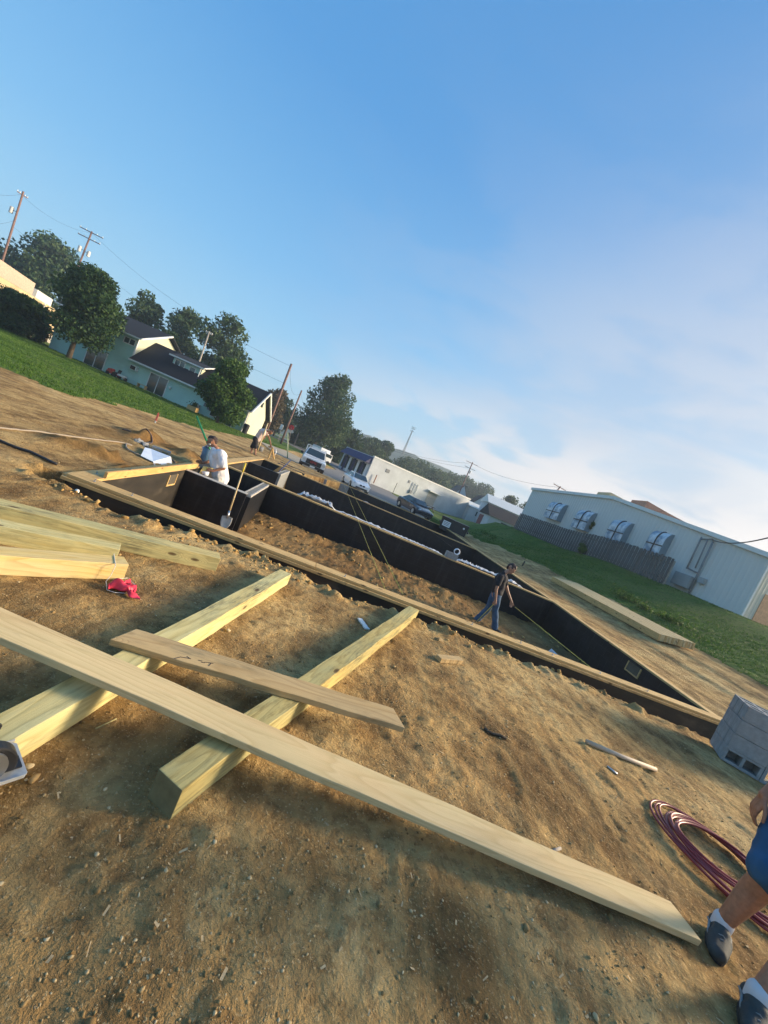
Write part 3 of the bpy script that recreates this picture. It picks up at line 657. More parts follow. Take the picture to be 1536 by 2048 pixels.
# coiled red air hose
hm=NT('red_hose'); hm.col((.24,.028,.034)); hm.rough(.42,.5)
def hoseloop(cx,cy,rx,ry,ang,z,ph,rn,k=1.0):
    o=[]
    for i in range(64):
        a=ph+2*math.pi*i/64*k; ex=rx*(1+.05*math.sin(a*2+rn)); x=ex*math.cos(a); y=ry*math.sin(a)*(1+.06*math.cos(3*a+rn)); o.append((cx+x*math.cos(ang)-y*math.sin(ang),cy+x*math.sin(ang)+y*math.cos(ang),z+.006*math.sin(a*3+rn)))
    return o
C0=on(1440,1720); C1=on(1530,1850) 
tipP=Vector((3.16,3.14,0)); baseP=Vector((3.33,2.14,0)); hc=(tipP+baseP)*.5; ax=(baseP-tipP); hang=math.atan2(ax.y,ax.x); hl=ax.length/2
pts=[]; rn=random.Random(5)
for k in range(11):
    s=1-.045*k if k<7 else .62-.05*(k-7)
    dx=(1-s)*hl*(.55 if k<7 else -.15)+rn.uniform(-.015,.015)
    cx=hc.x+math.cos(hang)*dx*(1 if k%2 else .5); cy=hc.y+math.sin(hang)*dx*(1 if k%2 else .5)
    pts+=hoseloop(cx,cy,hl*s,.345*(.70+.30*s)+rn.uniform(-.012,.012),hang+rn.uniform(-.03,.03),.018+.0055*k+gz(hc.x,hc.y),0,k*1.3)
P_=[Vector(p) for p in pts]
for it in range(6): P_=[P_[0]]+[(P_[i-1]+P_[i]*2+P_[i+1])/4 for i in range(1,len(P_)-1)]+[P_[-1]]
m=MB(); m.tube(P_,.0092,8); o=m.build('air_hose',hm.mat,smooth=True); tag(o,'coiled dark red air hose on the dirt at the right edge','hose')

# circular saw on the near end of the left post
saw=thing('circular_saw','circular saw with silver base plate resting on the pale post at the left edge','saw')
sb=Vector((-.856,1.276,.148)); saw.matrix_world=frame(sb,Vector((.53,.85,.0)))
m=MB(); m.prism([(-.30,-.105),(-.012,-.105),(0,-.090),(0,.055),(-.012,.07),(-.30,.07)],0,.005); m.box(-.30,-.012,-.105,-.100,.0055,.014); m.box(-.30,-.004,.065,.07,.005,.014); m.build('base_plate',plain('saw_plate',(.50,.50,.48),.5,.2,30,metal=.3),saw,bevel=.001)
m=MB(); m.box(-.035,-.010,-.062,-.01,.006,.012); m.build('front_notch',M['blackplastic'],saw)
pts=[(-.13+.100*math.cos(math.radians(a)),.035+.100*math.sin(math.radians(a))) for a in range(-8,190,9)]+[(-.235,0.012),(-.03,.012)]
m=MB(); m.prof([(x,z) for x,z in pts],-.072,-.030); m.build('blade_guard',M['blackplastic'],saw,bevel=.006)
m=MB(); m.at(Matrix.Translation((-.135,-.080,.052))@Matrix.Rotation(math.pi/2,4,'X')); m.tube([(0,0,-.004),(0,0,.004)],.074,40); m.at(Matrix.Identity(4)); m.build('blade',M['steel'],saw)
m=MB(); m.tube([(-.15,.028,.075),(-.15,.05,.078),(-.15,.14,.078),(-.15,.155,.078)],[.05,.055,.052,.03],18); m.build('motor_housing',plain('saw_blue',(.02,.06,.10),.4),saw,smooth=True)
m=MB(); m.tube([(-.09,.02,.13),(-.13,.02,.175),(-.20,.02,.185),(-.27,.02,.15),(-.30,.02,.09)],[.016,.018,.019,.018,.016],10); m.build('handle',M['blackplastic'],saw,smooth=True)

# ------------------------------------------------------------------ pebbles and clods (stuff)
def rocks(name,n,placer,mat,kindlabel):
    bm=bmesh.new(); bmesh.ops.create_icosphere(bm,subdivisions=1,radius=1); bv=np.array([v.co[:] for v in bm.verts]); bf=np.array([[v.index for v in f.verts] for f in bm.faces]); bm.free()
    V=[];F=[]; k=0
    for i in range(n):
        r=placer()
        if r is None: continue
        x,y,s,zz=r; sc=RNG.uniform(.6,1.25,3)*s; sc[2]*=.75; jit=RNG.uniform(.55,1.35,(len(bv),1)); p=bv*jit*sc; a=RNG.uniform(0,6.28); R_=np.array([[math.cos(a),-math.sin(a),0],[math.sin(a),math.cos(a),0],[0,0,1]]); p=p@R_.T
        p[:,0]+=x; p[:,1]+=y; p[:,2]+=zz; V.append(p); F.append(bf+k*len(bv)); k+=1
    V=np.concatenate(V);F=np.concatenate(F); me=bpy.data.meshes.new(name); me.vertices.add(len(V)); me.vertices.foreach_set('co',V.astype(np.float32).ravel()); me.loops.add(F.size); me.loops.foreach_set('vertex_index',F.ravel().astype(np.int32)); me.polygons.add(len(F)); me.polygons.foreach_set('loop_start',np.arange(0,F.size,3,dtype=np.int32)); me.update()
    at=me.attributes.new('v','FLOAT','POINT'); at.data.foreach_set('value',np.repeat(RNG.random(k),len(bv)).astype(np.float32))
    o=bpy.data.objects.new(name,me); COL.objects.link(o); me.materials.append(mat); return tag(o,kind='stuff')
def rockmat(name,a,b,c):
    t=NT(name); t.col(t.ramp(attr(t,'v'),[(0,a),(.6,b),(1,c)])); t.rough(.9,.2); return t.mat
def pl_pebble():
    for _ in range(20):
        y=.75+abs(random.gauss(0,1))**1.3*2.6; x=random.uniform(-.98,1.0)*(1.0+y*1.05)
        if y<6.3 and not inside_pt(x,y) and random.random()<np.clip(vnoise(np.array([x]),np.array([y]),.55,3,8)[0]**2.2*2.2+.05,0,1): break
    else: return None
    s=random.choice((.0018,.002,.0025,.003,.0035,.0045,.006))*random.uniform(.7,1.3)*(1+y*.10)
    if random.random()<.006: s=.016*random.uniform(.7,1.3)
    return x,y,s,gz(x,y)+s*.25
_R=ROOM
def inside_pt(x,y): return bool(inpoly(np.array([x]),np.array([y]),_R)[0])
rocks('pebbles',8000,pl_pebble,rockmat('pebble',(.20,.12,.045),(.42,.28,.12),(.62,.50,.30)),'')
def pl_clod():
    q=random.random()
    if q<.55:
        tt=random.random(); p=lerp2(PNL,PNR,tt); d=.32+abs(random.gauss(0,.16)); s=random.choice((.006,.009,.013,.02,.032))*random.uniform(.6,1.2)
        x,y=p[0]+.18*d,p[1]-d
        return x,y,s,gz(x,y)+s*.2
    x=random.uniform(-6.5,6.8); y=random.uniform(5.2,12.6)
    if not inside_pt(x,y): return None
    s=random.choice((.015,.02,.03,.045))*random.uniform(.6,1.2); return x,y,s,gz(x,y)+s*.3
rocks('dirt_clods',2200,pl_clod,rockmat('clod',(.25,.145,.05),(.42,.26,.09),(.60,.42,.18)),'')
# ------------------------------------------------------------------ loose things around the pit
def cinder(name='cinder_block'):
    """two-core block 0.40 x 0.20 x 0.20, cores along local z"""
    m=MB(); L,Wd,Hh,t_=.395,.195,.195,.035; x=L/2;y=Wd/2
    m.box(-x,x,-y,-y+t_,0,Hh); m.box(-x,x,y-t_,y,0,Hh)
    for cx in (-x+t_/2,0,x-t_/2): m.box(cx-t_/2+.0003,cx+t_/2-.0003,-y+t_+.0003,y-t_-.0003,.001,Hh-.001)
    return m.build(name,M['block'],bevel=.004)
CB=cinder(); proto_used=False
def put_block(loc,rot,label,group=None,mat=None):
    global proto_used
    o=CB if not proto_used else CB.copy()
    if proto_used: COL.objects.link(o)
    proto_used=True; o.location=loc; o.rotation_euler=rot; o['label']=label; o['category']='concrete block'
    if group: o['group']=group
    elif 'group' in o.keys(): del o['group']
    return o
# stack by the right edge: local axes follow the visible face
sA=Vector((5.42,5.05,0)); sdir=Vector((.86,-.50,0)).normalized(); sback=Vector((.50,.86,0)).normalized(); sang=math.atan2(sdir.y,sdir.x); zb=gz(5.7,4.95)+.012
gl='grey concrete blocks stacked by the right end of the foundation'
COLN=('left','right'); ROWN=('front','middle','back'); CRS=('bottom','second','third','top')
for i in range(2):      # bottom course: cores face the camera
    p=sA+sdir*(.20+.40*i)+sback*(.02); put_block((p.x,p.y,zb+.10),(math.pi/2,0,sang),COLN[i]+' front block of the bottom course of the grey stack, open cores facing out',gl)
for k in range(0,4):
    for i in range(2):
        for j in range(3):
            if k==0 and j==0: continue
            if k<3 and i==1 and j>0: continue
            p=sA+sdir*(.20+.40*i)+sback*(-.08+.20*j)+Vector((random.uniform(-.004,.004),random.uniform(-.006,.006),0)); put_block((p.x,p.y,zb+.199*k),(0,0,sang+random.uniform(-.018,.018)),COLN[i]+' '+ROWN[j]+' block in the '+CRS[k]+' course of the grey stack at the right edge',gl)
for k in range(3):
    p=sA+sdir*(.98)+sback*(.10); put_block((p.x,p.y,zb+.199*k),(0,0,sang+math.pi/2),('bottom','middle','top')[k]+' one of three grey blocks turned end-on beside the stack',gl)
# block on the dirt by the hose, block on the inner wall with a reel of string
p=on(322,905); put_block((p.x,p.y,p.z+.0),(math.radians(90),0,.5),'single grey block standing on end on the dirt beside the white sheet')
ww=w2(.655,.0); cbw=put_block((ww[0],ww[1],.042),(0,0,.14),'single grey block sitting on the long inner wall of the foundation')
m=MB(); 
for k in range(3):
    c=Vector((ww[0]+.12,ww[1]+.03,.33+.0*k)); m.tube([c+Vector((.09*math.cos(a),.02*math.sin(a*2+k)+.03*(k-1),.09*math.sin(a))) for a in [i*math.pi/9 for i in range(19)]],.014,7)
o=m.build('cord_coil',M['sheet'],smooth=True); tag(o,'coil of white cord standing on the lone grey block on the inner wall','cord')
def chunk(px_,s,label,seed):
    p=on(*px_); bm=bmesh.new(); bmesh.ops.create_icosphere(bm,subdivisions=2,radius=1); r=random.Random(seed)
    for v in bm.verts: v.co*=(.75+.5*mnoise.noise(v.co*1.3+Vector((seed,0,0))) ); v.co.x*=s[0]; v.co.y*=s[1]; v.co.z=v.co.z*s[2]
    me=bpy.data.meshes.new('rubble_piece'); bm.to_mesh(me); bm.free(); o=bpy.data.objects.new('rubble_piece',me); COL.objects.link(o); me.materials.append(M['concrete']); o.location=(p.x,p.y,p.z+s[2]*.4); o.rotation_euler=(0,0,seed); return tag(o,label,'rubble')
chunk((275,888),(.13,.10,.09),'pale broken block piece inside the hose loop, left one of the pair',1)
chunk((289,893),(.14,.10,.09),'pale broken block piece inside the hose loop, right one of the pair',2)
# hoses and rods on the left dirt
brownhose=plain('tan_hose',(.30,.25,.19),.6,.2,8)
def ground_tube(name,label,cat,pxs,r,mat,dense=10):
    P=[on(*q) for q in pxs]; o=[]
    for i in range(len(P)-1):
        a=P[max(i-1,0)];b=P[i];c=P[i+1];d=P[min(i+2,len(P)-1)]
        for k in range(dense):
            t_=k/dense; v=.5*((2*b)+(c-a)*t_+(2*a-5*b+4*c-d)*t_*t_+(3*b-a-3*c+d)*t_**3); o.append(Vector((v.x,v.y,gz(v.x,v.y)+r*1.2)))
    o.append(Vector((P[-1].x,P[-1].y,gz(P[-1].x,P[-1].y)+r*1.2))); m=MB(); m.tube(o,r,8); return tag(m.build(name,mat,smooth=True),label,cat)
ground_tube('hose','long tan hose across the left dirt ending in a loop near the white sheet','hose',[(-40,852),(60,865),(140,874),(230,886),(262,893),(252,890),(254,899),(270,909),(286,914),(296,922)],.014,brownhose)
ground_tube('hose','dark hose behind the white sheet that runs to the pit wall','hose',[(243,863),(275,874),(303,886),(290,892),(298,900),(312,908),(330,914),(350,926)],.018,plain('dark_hose',(.10,.07,.06),.5))
ground_tube('rod','dark steel rod lying on the dirt at the left edge','rod',[(-40,868),(0,885),(60,907),(112,931)],.018,M['blackplastic'],4)
m=MB(); pts=[on(153,985,.03),on(158,974,.10),on(170,965,.16),on(182,962,.15)]; m.tube(pts,.022,8); tag(m.build('pipe_stub',plain('pvc_white',(.78,.76,.70),.4),smooth=True),'bent white pipe end rising from the dirt at the left corner','pipe')
m=MB(); A=[on(280,915,.03),on(288,900,.05),on(300,903,.05),on(338,922,.10),on(352,932,.09),on(318,932,.02),on(305,926,.02)]
b_=len(m.v); m.add([tuple(p) for p in A],[(0,1,2,6),(6,2,3,5),(5,3,4)]); o=m.build('plan_sheet',M['sheet']); md=o.modifiers.new('s','SOLIDIFY'); md.thickness=.01; tag(o,'bright white sheet of board lying on the dirt beside the left wall','sheet')
m=MB(); A=G(1088,1309,-.86); a2=G(1103,1297,-.62); a3=G(1116,1310,-.66); a4=G(1112,1316,-.86)
m.add([tuple(A),tuple(a2),tuple(a3),tuple(a4)],[(0,1,2,3)]); o=m.build('foam_sheet',M['sheet']); md=o.modifiers.new('s','SOLIDIFY'); md.thickness=.03; tag(o,'pale blue foam sheet propped inside the pit behind the near wall','sheet')
# orange stake, short dark stake by the right wall
st=thing('marker_stake','short red and white survey stake on the dirt before the lawn','stake',tuple(on(310,846)))
m=MB(); m.box(-.02,.02,-.01,.01,-.1,.34); m.build('stake',M['trim'],st); m=MB(); m.prof([(-.035,.10),(.04,.08),(.05,.34),(.0,.42),(-.03,.38)],-.022,-.012); m.build('ribbon',plain('orange_ribbon',(.85,.18,.12),.6),st)
p=on(1044,1131); m=MB(); m.tube([(p.x,p.y,p.z-.1),(p.x+.05,p.y,p.z+.30)],[.05,.045],8); tag(m.build('stub_post',M['bark']),'short dark stub standing in the dirt beyond the right wall','post')
# mason's lines
yl=plain('yellow_line',(.60,.55,.10),.6)
def line(label,a,b,r=.006,mat=None,name='mason_line',cat='string line',sag=0):
    a=Vector(a);b=Vector(b); P=[a.lerp(b,i/16)-Vector((0,0,sag*4*(i/16)*(1-i/16))) for i in range(17)]; m=MB(); m.tube(P,r,6); return tag(m.build(name,mat or yl,smooth=True),label,cat)
line('left one of two yellow string lines crossing the foundation to the near wall',Y(688,970,27.6),G(770,1178,.09),.004)
line('right one of two yellow string lines crossing the foundation to the near wall',Y(699,972,27.6),G(805,1187,.09),.004)
line('yellow line stretched low over the pit floor from the walking person to the near wall',Y(1030,1214,9.95),G(1182,1336,.02),.006)
line('thin dark line from the back wall past the lone block to the second wall',G(845,1050,.06),G(905,1095,.06),.004,M['wire'])
# shovel
sh=thing('shovel','shovel with long wooden handle leaning on the black inner wall','shovel',(0,0,0)); tipv=Y(447,1058,7.95); top=Y(491,927,8.42); d=(top-tipv)
m=MB(); m.tube([tipv+d*.24,tipv+d*.6,top],[.018,.017,.017],10); m.build('handle',plain('handle_wood',(.62,.46,.24),.6),sh,smooth=True)
m=MB(); m.tube([tipv+d*.86,top+d*.004],[.019,.019],10); m.build('grip',plain('handle_yellow',(.75,.55,.05),.5),sh,smooth=True)
m=MB(); m.tube([tipv+d*.16,tipv+d*.27],[.024,.021],10); m.build('socket',M['steel'],sh,smooth=True)
fr=frame(tipv,d,(0.15,-1,.2)); m=MB(); m.at(fr); vs=[];fs=[]
prf=[(0,.02),(.05,.075),(.12,.105),(.20,.112),(.27,.108),(.285,.03)]
for x,w_ in prf:
    for k in range(7): u=k/6*2-1; vs.append((x-.0,w_*u,-.02*(1-u*u)+.01))
fs=[(i*7+k,i*7+k+1,i*7+8+k,i*7+7+k) for i in range(len(prf)-1) for k in range(6)]
m.add(vs,fs); o=m.build('blade',plain('shovel_blade',(.52,.50,.44),.6,.2,9),sh,smooth=True); md=o.modifiers.new('s','SOLIDIFY'); md.thickness=.004
# digging tool with green handle and blue bucket behind the man, tool handles on the second wall
gt=Y(393,832,10.4); gb=Y(414,884,10.4); m=MB(); m.tube([gt,gb+(gb-gt)*.9],.026,10); tag(m.build('green_pole',plain('green_fibreglass',(.03,.30,.10),.4),smooth=True),'green tool handle sticking up behind the man in the white shirt','tool handle')
bk=thing('water_jug','blue-grey cylindrical water jug behind the man in the white shirt','jug',tuple(Y(412,915,10.6)-Vector((0,0,.15)))); m=MB(); m.tube([(0,0,0),(0,0,.02),(0,0,.40),(0,0,.42)],[.12,.14,.15,.13],18); m.build('body',plain('jug_blue',(.10,.20,.30),.5),bk,smooth=True); m=MB(); m.tube([(0,0,.42),(0,0,.47)],[.14,.12],18); m.build('lid',plain('jug_lid',(.10,.14,.20),.5),bk,smooth=True); m=MB(); m.tube([(-.15,0,.30),(-.19,0,.36),(-.17,0,.41)],.018,6); m.build('spout',M['white'],bk,smooth=True)
m=MB(); m.tube([Y(558,943,15.6),Y(581,921,18.6)],.03,8); tag(m.build('blue_bar',plain('navy_bar',(.02,.03,.10),.5),smooth=True),'dark blue level resting across the small block room','level')
# pine frame and white frame at the far end
wf=thing('sawhorse','small pine and white frame stand at the far corner of the foundation','stand',(0,0,0))
q=lambda x,y,d=20.6: Y(x,y,d)
m=MB(); m.bar(q(545,895),q(536,917),.07); m.bar(q(545,895),q(548,918,21.2),.06); m.bar(q(537,893),q(546,897),.08); m.build('pine_frame',M['plate'],wf)
m=MB(); m.tube([q(547,898),q(552,899),q(552,905),q(549,911)],.03,8); m.build('tube_rail',M['white'],wf,smooth=True)
# lumber bundle on the bank: boards on edge side by side
A=hit(1101,1164); Bn=hit(1312,1284); Rn=hit(1384,1303); dv=(Bn-A); wv=Rn-Bn; print('BUNDLE',A,Bn,dv.length,wv.length)
if wv.length>1.3: wv=wv*(1.3/wv.length)
nrm=wv.normalized(); sp_=wv.length/16; zup=nrm.cross(dv); zup=zup if zup.z>0 else -zup
for k in range(16):
    o0=nrm*(sp_*(k+.5)); j1=random.uniform(-.03,.03)
    a=A+o0+zup.normalized()*.06; b=Bn+o0+zup.normalized()*.06+dv.normalized()*j1
    o=board('joist',"long pale joist standing on edge in the tight bundle on the bank",'joist',a,b,sp_*.95,.235,'lumber' if k%3 else 'plate','joists bundled on the bank',bev=.002,zdir=zup)
for tt,nm in ((.06,'left'),(.5,'middle'),(.93,'right')):
    c0=A.lerp(Bn,tt); m=MB(); m.bar(c0-nrm*.1+Vector((0,0,.0)),c0+nrm*.8+Vector((0,0,.0)),.09,.10); tag(m.build('bearer',M['lumber_mud']),{'left':'wood bearer under the far end of the joist bundle','middle':'wood bearer under the middle of the joist bundle','right':'wood bearer under the near end of the joist bundle'}[nm],'bearer')
# wood chips and straw bits trodden into the dirt
cx_=[];n_c=0
while len(cx_)<420:
    y=.8+random.random()**1.4*5.2; x=random.uniform(-1,1)*(1+y)
    if inside_pt(x,y): continue
    cx_.append((x,y,gz(x,y)+.003))
CV=[];CF=[]
for i,(x,y,z) in enumerate(cx_):
    L_=random.choice((.004,.006,.009,.015))*random.uniform(.7,1.3); w_=random.uniform(.0015,.005); a=random.uniform(0,6.28); dx,dy=math.cos(a),math.sin(a); t1_=random.uniform(-.004,.006)
    CV+=[(x-dx*L_-dy*w_,y-dy*L_+dx*w_,z),(x-dx*L_+dy*w_,y-dy*L_-dx*w_,z),(x+dx*L_+dy*w_,y+dy*L_-dx*w_,z+t1_+.002),(x+dx*L_-dy*w_,y+dy*L_+dx*w_,z+t1_+.004)]; CF.append((4*i,4*i+1,4*i+2,4*i+3))
m=MB(); m.add(CV,CF); tag(m.build('wood_chips',plain('chip',(.52,.38,.20),.8,.3,40)),kind='stuff')
# ------------------------------------------------------------------ people
def skin_mesh(name,parts,mat,parent,vox=.012,smooth=6):
    wr={'t_shirt':.011,'shorts':.012,'jeans':.012,'trousers':.012,'hair':.006,'beard':.006,'shoe':.003,'sock':.002}.get(name,0)
    m=MB()
    for p in parts:
        if len(p)==4 and not isinstance(p[1],(int,float)): a,b,ra,rb=p
        else: a,ra,b,rb=p
        a=Vector(a);b=Vector(b); n=5; 
        m.ell(a,ra,ra,ra,12,8); m.ell(b,rb,rb,rb,12,8)
        if (b-a).length>1e-4: m.tube([a,a.lerp(b,.5),b],[ra,(ra+rb)/2,rb],12)
    me=bpy.data.meshes.new(name); me.from_pydata([tuple(v) for v in m.v],[],m.f); o=bpy.data.objects.new(name,me); COL.objects.link(o)
    r=o.modifiers.new('r','REMESH'); r.mode='VOXEL'; r.voxel_size=vox; r.adaptivity=0
    s_=o.modifiers.new('s','SMOOTH'); s_.iterations=smooth; s_.factor=.5
    dg=bpy.context.evaluated_depsgraph_get(); dg.update(); nm_=bpy.data.meshes.new_from_object(o.evaluated_get(dg)); o.modifiers.clear(); o.data=nm_; bpy.data.meshes.remove(me); nm_.name=name
    if wr:
        cos=[v.co+v.normal*wr*(mnoise.noise(Vector((v.co.x*9,v.co.y*9,v.co.z*5)))*1.3-abs(mnoise.noise(Vector((v.co.x*14+3,v.co.y*14,v.co.z*9))))*1.2+.3) for v in nm_.vertices]
        for v,c_ in zip(nm_.vertices,cos): v.co=c_
    nm_.materials.clear(); nm_.materials.append(mat); nm_.polygons.foreach_set('use_smooth',[True]*len(nm_.polygons))
    if parent: o.parent=parent
    return o
def fingers(parts,wrist,palmdir,side,norm,curl,scale=1.0,r=.0088):
    """palm from wrist along palmdir; side = towards the thumb; norm = palm normal (fingers curl towards it)"""
    pd_=Vector(palmdir).normalized(); sd_=Vector(side); sd_=(sd_-pd_*sd_.dot(pd_)).normalized(); nn=Vector(norm); nn=(nn-pd_*nn.dot(pd_)); nn=(nn-sd_*nn.dot(sd_)).normalized(); w=Vector(wrist)
    for u in (-.028,-.01,.01,.026): parts.append((w+sd_*u*.7*scale,.016*scale,w+pd_*.085*scale+sd_*u*1.15*scale,.0125*scale))
    Ls=(.062,.076,.082,.074)      # little .. index
    for k,(u,L) in enumerate(zip((-.033,-.011,.011,.031),Ls)):
        p=w+pd_*.088*scale+sd_*u*scale; a=curl*(.25+.08*(3-k))
        seg=[L*.45,L*.32,L*.25]; rr=r*scale*(.88 if k==0 else 1)
        for j,sg in enumerate(seg):
            d=(pd_*math.cos(a)+nn*math.sin(a)); q=p+d*sg*scale; parts.append((p,rr*(1-.1*j),q,rr*(.92-.12*j))); p=q; a+=curl*(.75,.6,.4)[j]
    p=w+pd_*.02*scale+sd_*.026*scale
    for j,(sg,an) in enumerate(((.045,.75),(.034,.45),(.026,.25))):
        d=(pd_*math.cos(an)+sd_*math.sin(an)*.9+nn*.35*curl).normalized(); q=p+d*sg*scale; parts.append((p,.0115*scale*(1-.1*j),q,.0105*scale*(1-.12*j))); p=q
def head(parts,c,up,fwd,s=1.0):
    up=Vector(up).normalized(); f=Vector(fwd); f=(f-up*f.dot(up)).normalized(); r=f.cross(up); c=Vector(c)
    parts+= [(c+up*.035*s-f*.02*s,.088*s,c+up*.03*s+f*.015*s,.082*s),(c+f*.01*s,.078*s,c-up*.055*s+f*.035*s,.055*s),(c-up*.075*s+f*.055*s,.028*s,c-up*.08*s+f*.045*s,.036*s),
        (c+f*.088*s+up*.01*s,.010*s,c+f*.108*s-up*.022*s,.014*s),(c-up*.052*s+f*.085*s,.012*s,c-up*.055*s+f*.08*s,.014*s),
        (c+r*.082*s+up*.005*s-f*.005*s,.014*s,c+r*.085*s-up*.02*s,.011*s),(c-r*.082*s+up*.005*s-f*.005*s,.014*s,c-r*.085*s-up*.02*s,.011*s)]
    return up,f,r
def eyes(par,c,up,f,r,s=1.0):
    m=MB()
    for k in (-1,1): m.ell(Vector(c)+f*.084*s+r*k*.030*s+up*.008*s,.008*s,.008*s,.006*s,8,6)
    m.build('eyes',plain('eye_dark',(.03,.02,.02),.3),par,smooth=True)
# walking youth in the pit
by=thing('person','young person in black t-shirt and blue jeans walking in the pit, holding a yellow line','person',(0,0,0))
J=lambda x,y,d: Y(x,y,d)
hip=J(993,1188,10.0); hipN=hip+Vector((0,-.09,0)); hipF=hip+Vector((0,.09,0)); chest=J(1001,1160,10.0); neck=J(1008,1147,10.0); hd=J(1021.5,1139,10.0)
kL=J(975,1219,10.12); aL=J(949,1243,10.2); kR=J(990.5,1222,9.92); aR=J(990,1253,9.9)
sN=J(1001,1154,9.80); eN=J(992.5,1179,9.72); wN=J(991.3,1201,9.72); sF=J(1009,1153,10.18); eF=J(1014.5,1180,10.22); wF=J(1023,1203,10.2)
fx=Vector((.86,-.25,0)); fw=Vector((.80,-.30,-.45))
P=[(hipN,.10,hipF,.10),(hip,.13,chest,.14),(chest+Vector((0,-.1,.05)),.10,chest+Vector((0,.1,.05)),.10),(neck,.055,hd,.055),(sN,.062,sF,.062),
 (sN,.052,eN,.040),(eN,.038,wN,.026),(sF,.052,eF,.040),(eF,.038,wF,.026),(hipN,.10,kR,.062),(kR,.058,aR,.04),(hipF,.10,kL,.062),(kL,.058,aL,.04)]
hup=Vector((.36,-.05,.93)); up,f_,r_=head(P,hd+hup*.02,hup,(.85,-.45,-.30),1.08)
fingers(P,wN,(-.02,.0,-1),(1,0,0),(0,1,0),.9,1.0,.010); fingers(P,wF,(.28,0,-.95),(.9,-.3,0),(0,-1,0),.5,1.0,.010)
skin_mesh('body',P,M['skin'],by,.009,3)
eyes(by,hd+hup*.02,up,f_,r_,1.08)
skin_mesh('t_shirt',[(hip+Vector((0,0,.06)),.150,chest,.165),(chest+Vector((0,-.11,.06)),.115,chest+Vector((0,.11,.06)),.115),(sN,.085,sN.lerp(eN,.55),.072),(sF,.085,sF.lerp(eF,.55),.072),(hipN+Vector((0,0,.05)),.115,hipF+Vector((0,0,.05)),.115),(chest,.15,neck,.07)],M['black_cloth'],by,.014,3)
skin_mesh('jeans',[(hipN,.118,hipF,.118),(hipN,.115,kR,.080),(kR,.078,aR,.085),(hipF,.115,kL,.080),(kL,.078,aL,.085),(aR,.085,aR-Vector((0,0,.03)),.085)],M['jeans'],by,.014,3)
skin_mesh('shoe',[(aR+Vector((-.02,0,-.06)),.045,aR+Vector((.17,-.05,-.075)),.035)],M['shoe'],by,.01,2); skin_mesh('shoe',[(aL+Vector((-.04,0,-.03)),.045,aL+Vector((.12,-.04,-.10)),.035)],M['shoe'],by,.01,2)
skin_mesh('hair',[(hd+up*.085-f_*.03,.088,hd+up*.06-f_*.055,.085),(hd+up*.095+f_*.02,.075,hd+up*.085+f_*.055,.048),(hd-f_*.075+up*.0,.055,hd-f_*.06+up*.05,.07),(hd+r_*.06+up*.06,.045,hd+r_*.062+up*.02,.03),(hd-r_*.06+up*.06,.045,hd-r_*.062+up*.02,.03)],M['hair'],by,.010,2)
line('yellow tail of line hanging from the walking person to the pit floor',wN+Vector((0,0,-.09)),J(953,1243,9.8),.007)
# man in white t-shirt behind the black inner wall
mw=thing('person','grey-bearded man in a white t-shirt bending over the inner wall, working with both hands','person',(0,0,0)); D=9.45
hd=J(423.5,884,D-.02); neck=J(432,898,D); chest=J(436,918,D); hip=J(441.5,957,D+.02); sN=J(442,907,D-.20); sF=J(428,904,D+.20); eN=J(447.5,936.5,D-.28); wN=J(424,941.5,D-.40); eF=J(421,922,D+.22); wF=J(406,925.5,D+.05)
hipN=hip+Vector((0,-.1,0)); hipF=hip+Vector((0,.1,0)); fl=FLOOR+.09
aN=Vector((hip.x+.02,hip.y-.14,fl)); aF=Vector((hip.x+.1,hip.y+.16,fl)); kN=(hipN+aN)/2+Vector((-.05,0,0)); kF=(hipF+aF)/2+Vector((-.05,0,0))
P=[(hipN,.11,hipF,.11),(hip,.15,chest,.17),(chest,.16,neck,.08),(neck,.065,hd,.06),(sN,.07,sF,.07),(sN,.06,eN,.048),(eN,.046,wN,.032),(sF,.06,eF,.048),(eF,.046,wF,.032),(hipN,.10,kN,.07),(kN,.065,aN,.045),(hipF,.10,kF,.07),(kF,.065,aF,.045)]
up,f_,r_=head(P,hd,(-.25,0,.97),(-.85,-.28,-.45),1.12)
fingers(P,wN,(-.95,.1,.0),(0,.2,1),(0,1,-.2),.8,1.05,.011); fingers(P,wF,(-.9,-.2,-.1),(0,-.2,1),(0,-1,0),.8,1.05,.011)
skin_mesh('body',P,M['skintan'],mw,.011,3); eyes(mw,hd,up,f_,r_,1.12)
skin_mesh('t_shirt',[(hip+Vector((0,0,.0)),.20,chest,.205),(chest,.20,neck-Vector((0,0,.05)),.11),(chest+Vector((0,-.12,.1)),.13,chest+Vector((0,.12,.1)),.13),(sN,.105,sN.lerp(eN,.78),.105),(sF,.105,sF.lerp(eF,.6),.10),(sN,.10,sF,.10),(hip-Vector((0,0,.1)),.19,hip,.19)],M['tee'],mw,.016,3)
skin_mesh('trousers',[(hipN-Vector((0,0,.05)),.14,hipF-Vector((0,0,.05)),.14),(hipN,.13,kN,.10),(kN,.10,aN,.09),(hipF,.13,kF,.10),(kF,.10,aF,.09)],M['pants_white'],mw,.016,3)
skin_mesh('shoe',[(aN-Vector((-.05,0,.04)),.05,aN-Vector((.16,0,.05)),.04)],M['shoe'],mw,.012,2); skin_mesh('shoe',[(aF-Vector((-.05,0,.04)),.05,aF-Vector((.16,0,.05)),.04)],M['shoe'],mw,.012,2)
skin_mesh('hair',[(hd+up*.075-f_*.03,.088,hd+up*.05-f_*.06,.082),(hd+up*.085+f_*.02,.078,hd+up*.08+f_*.04,.06),(hd-f_*.08,.05,hd-f_*.06+up*.05,.07)],M['hairgrey'],mw,.010,2)
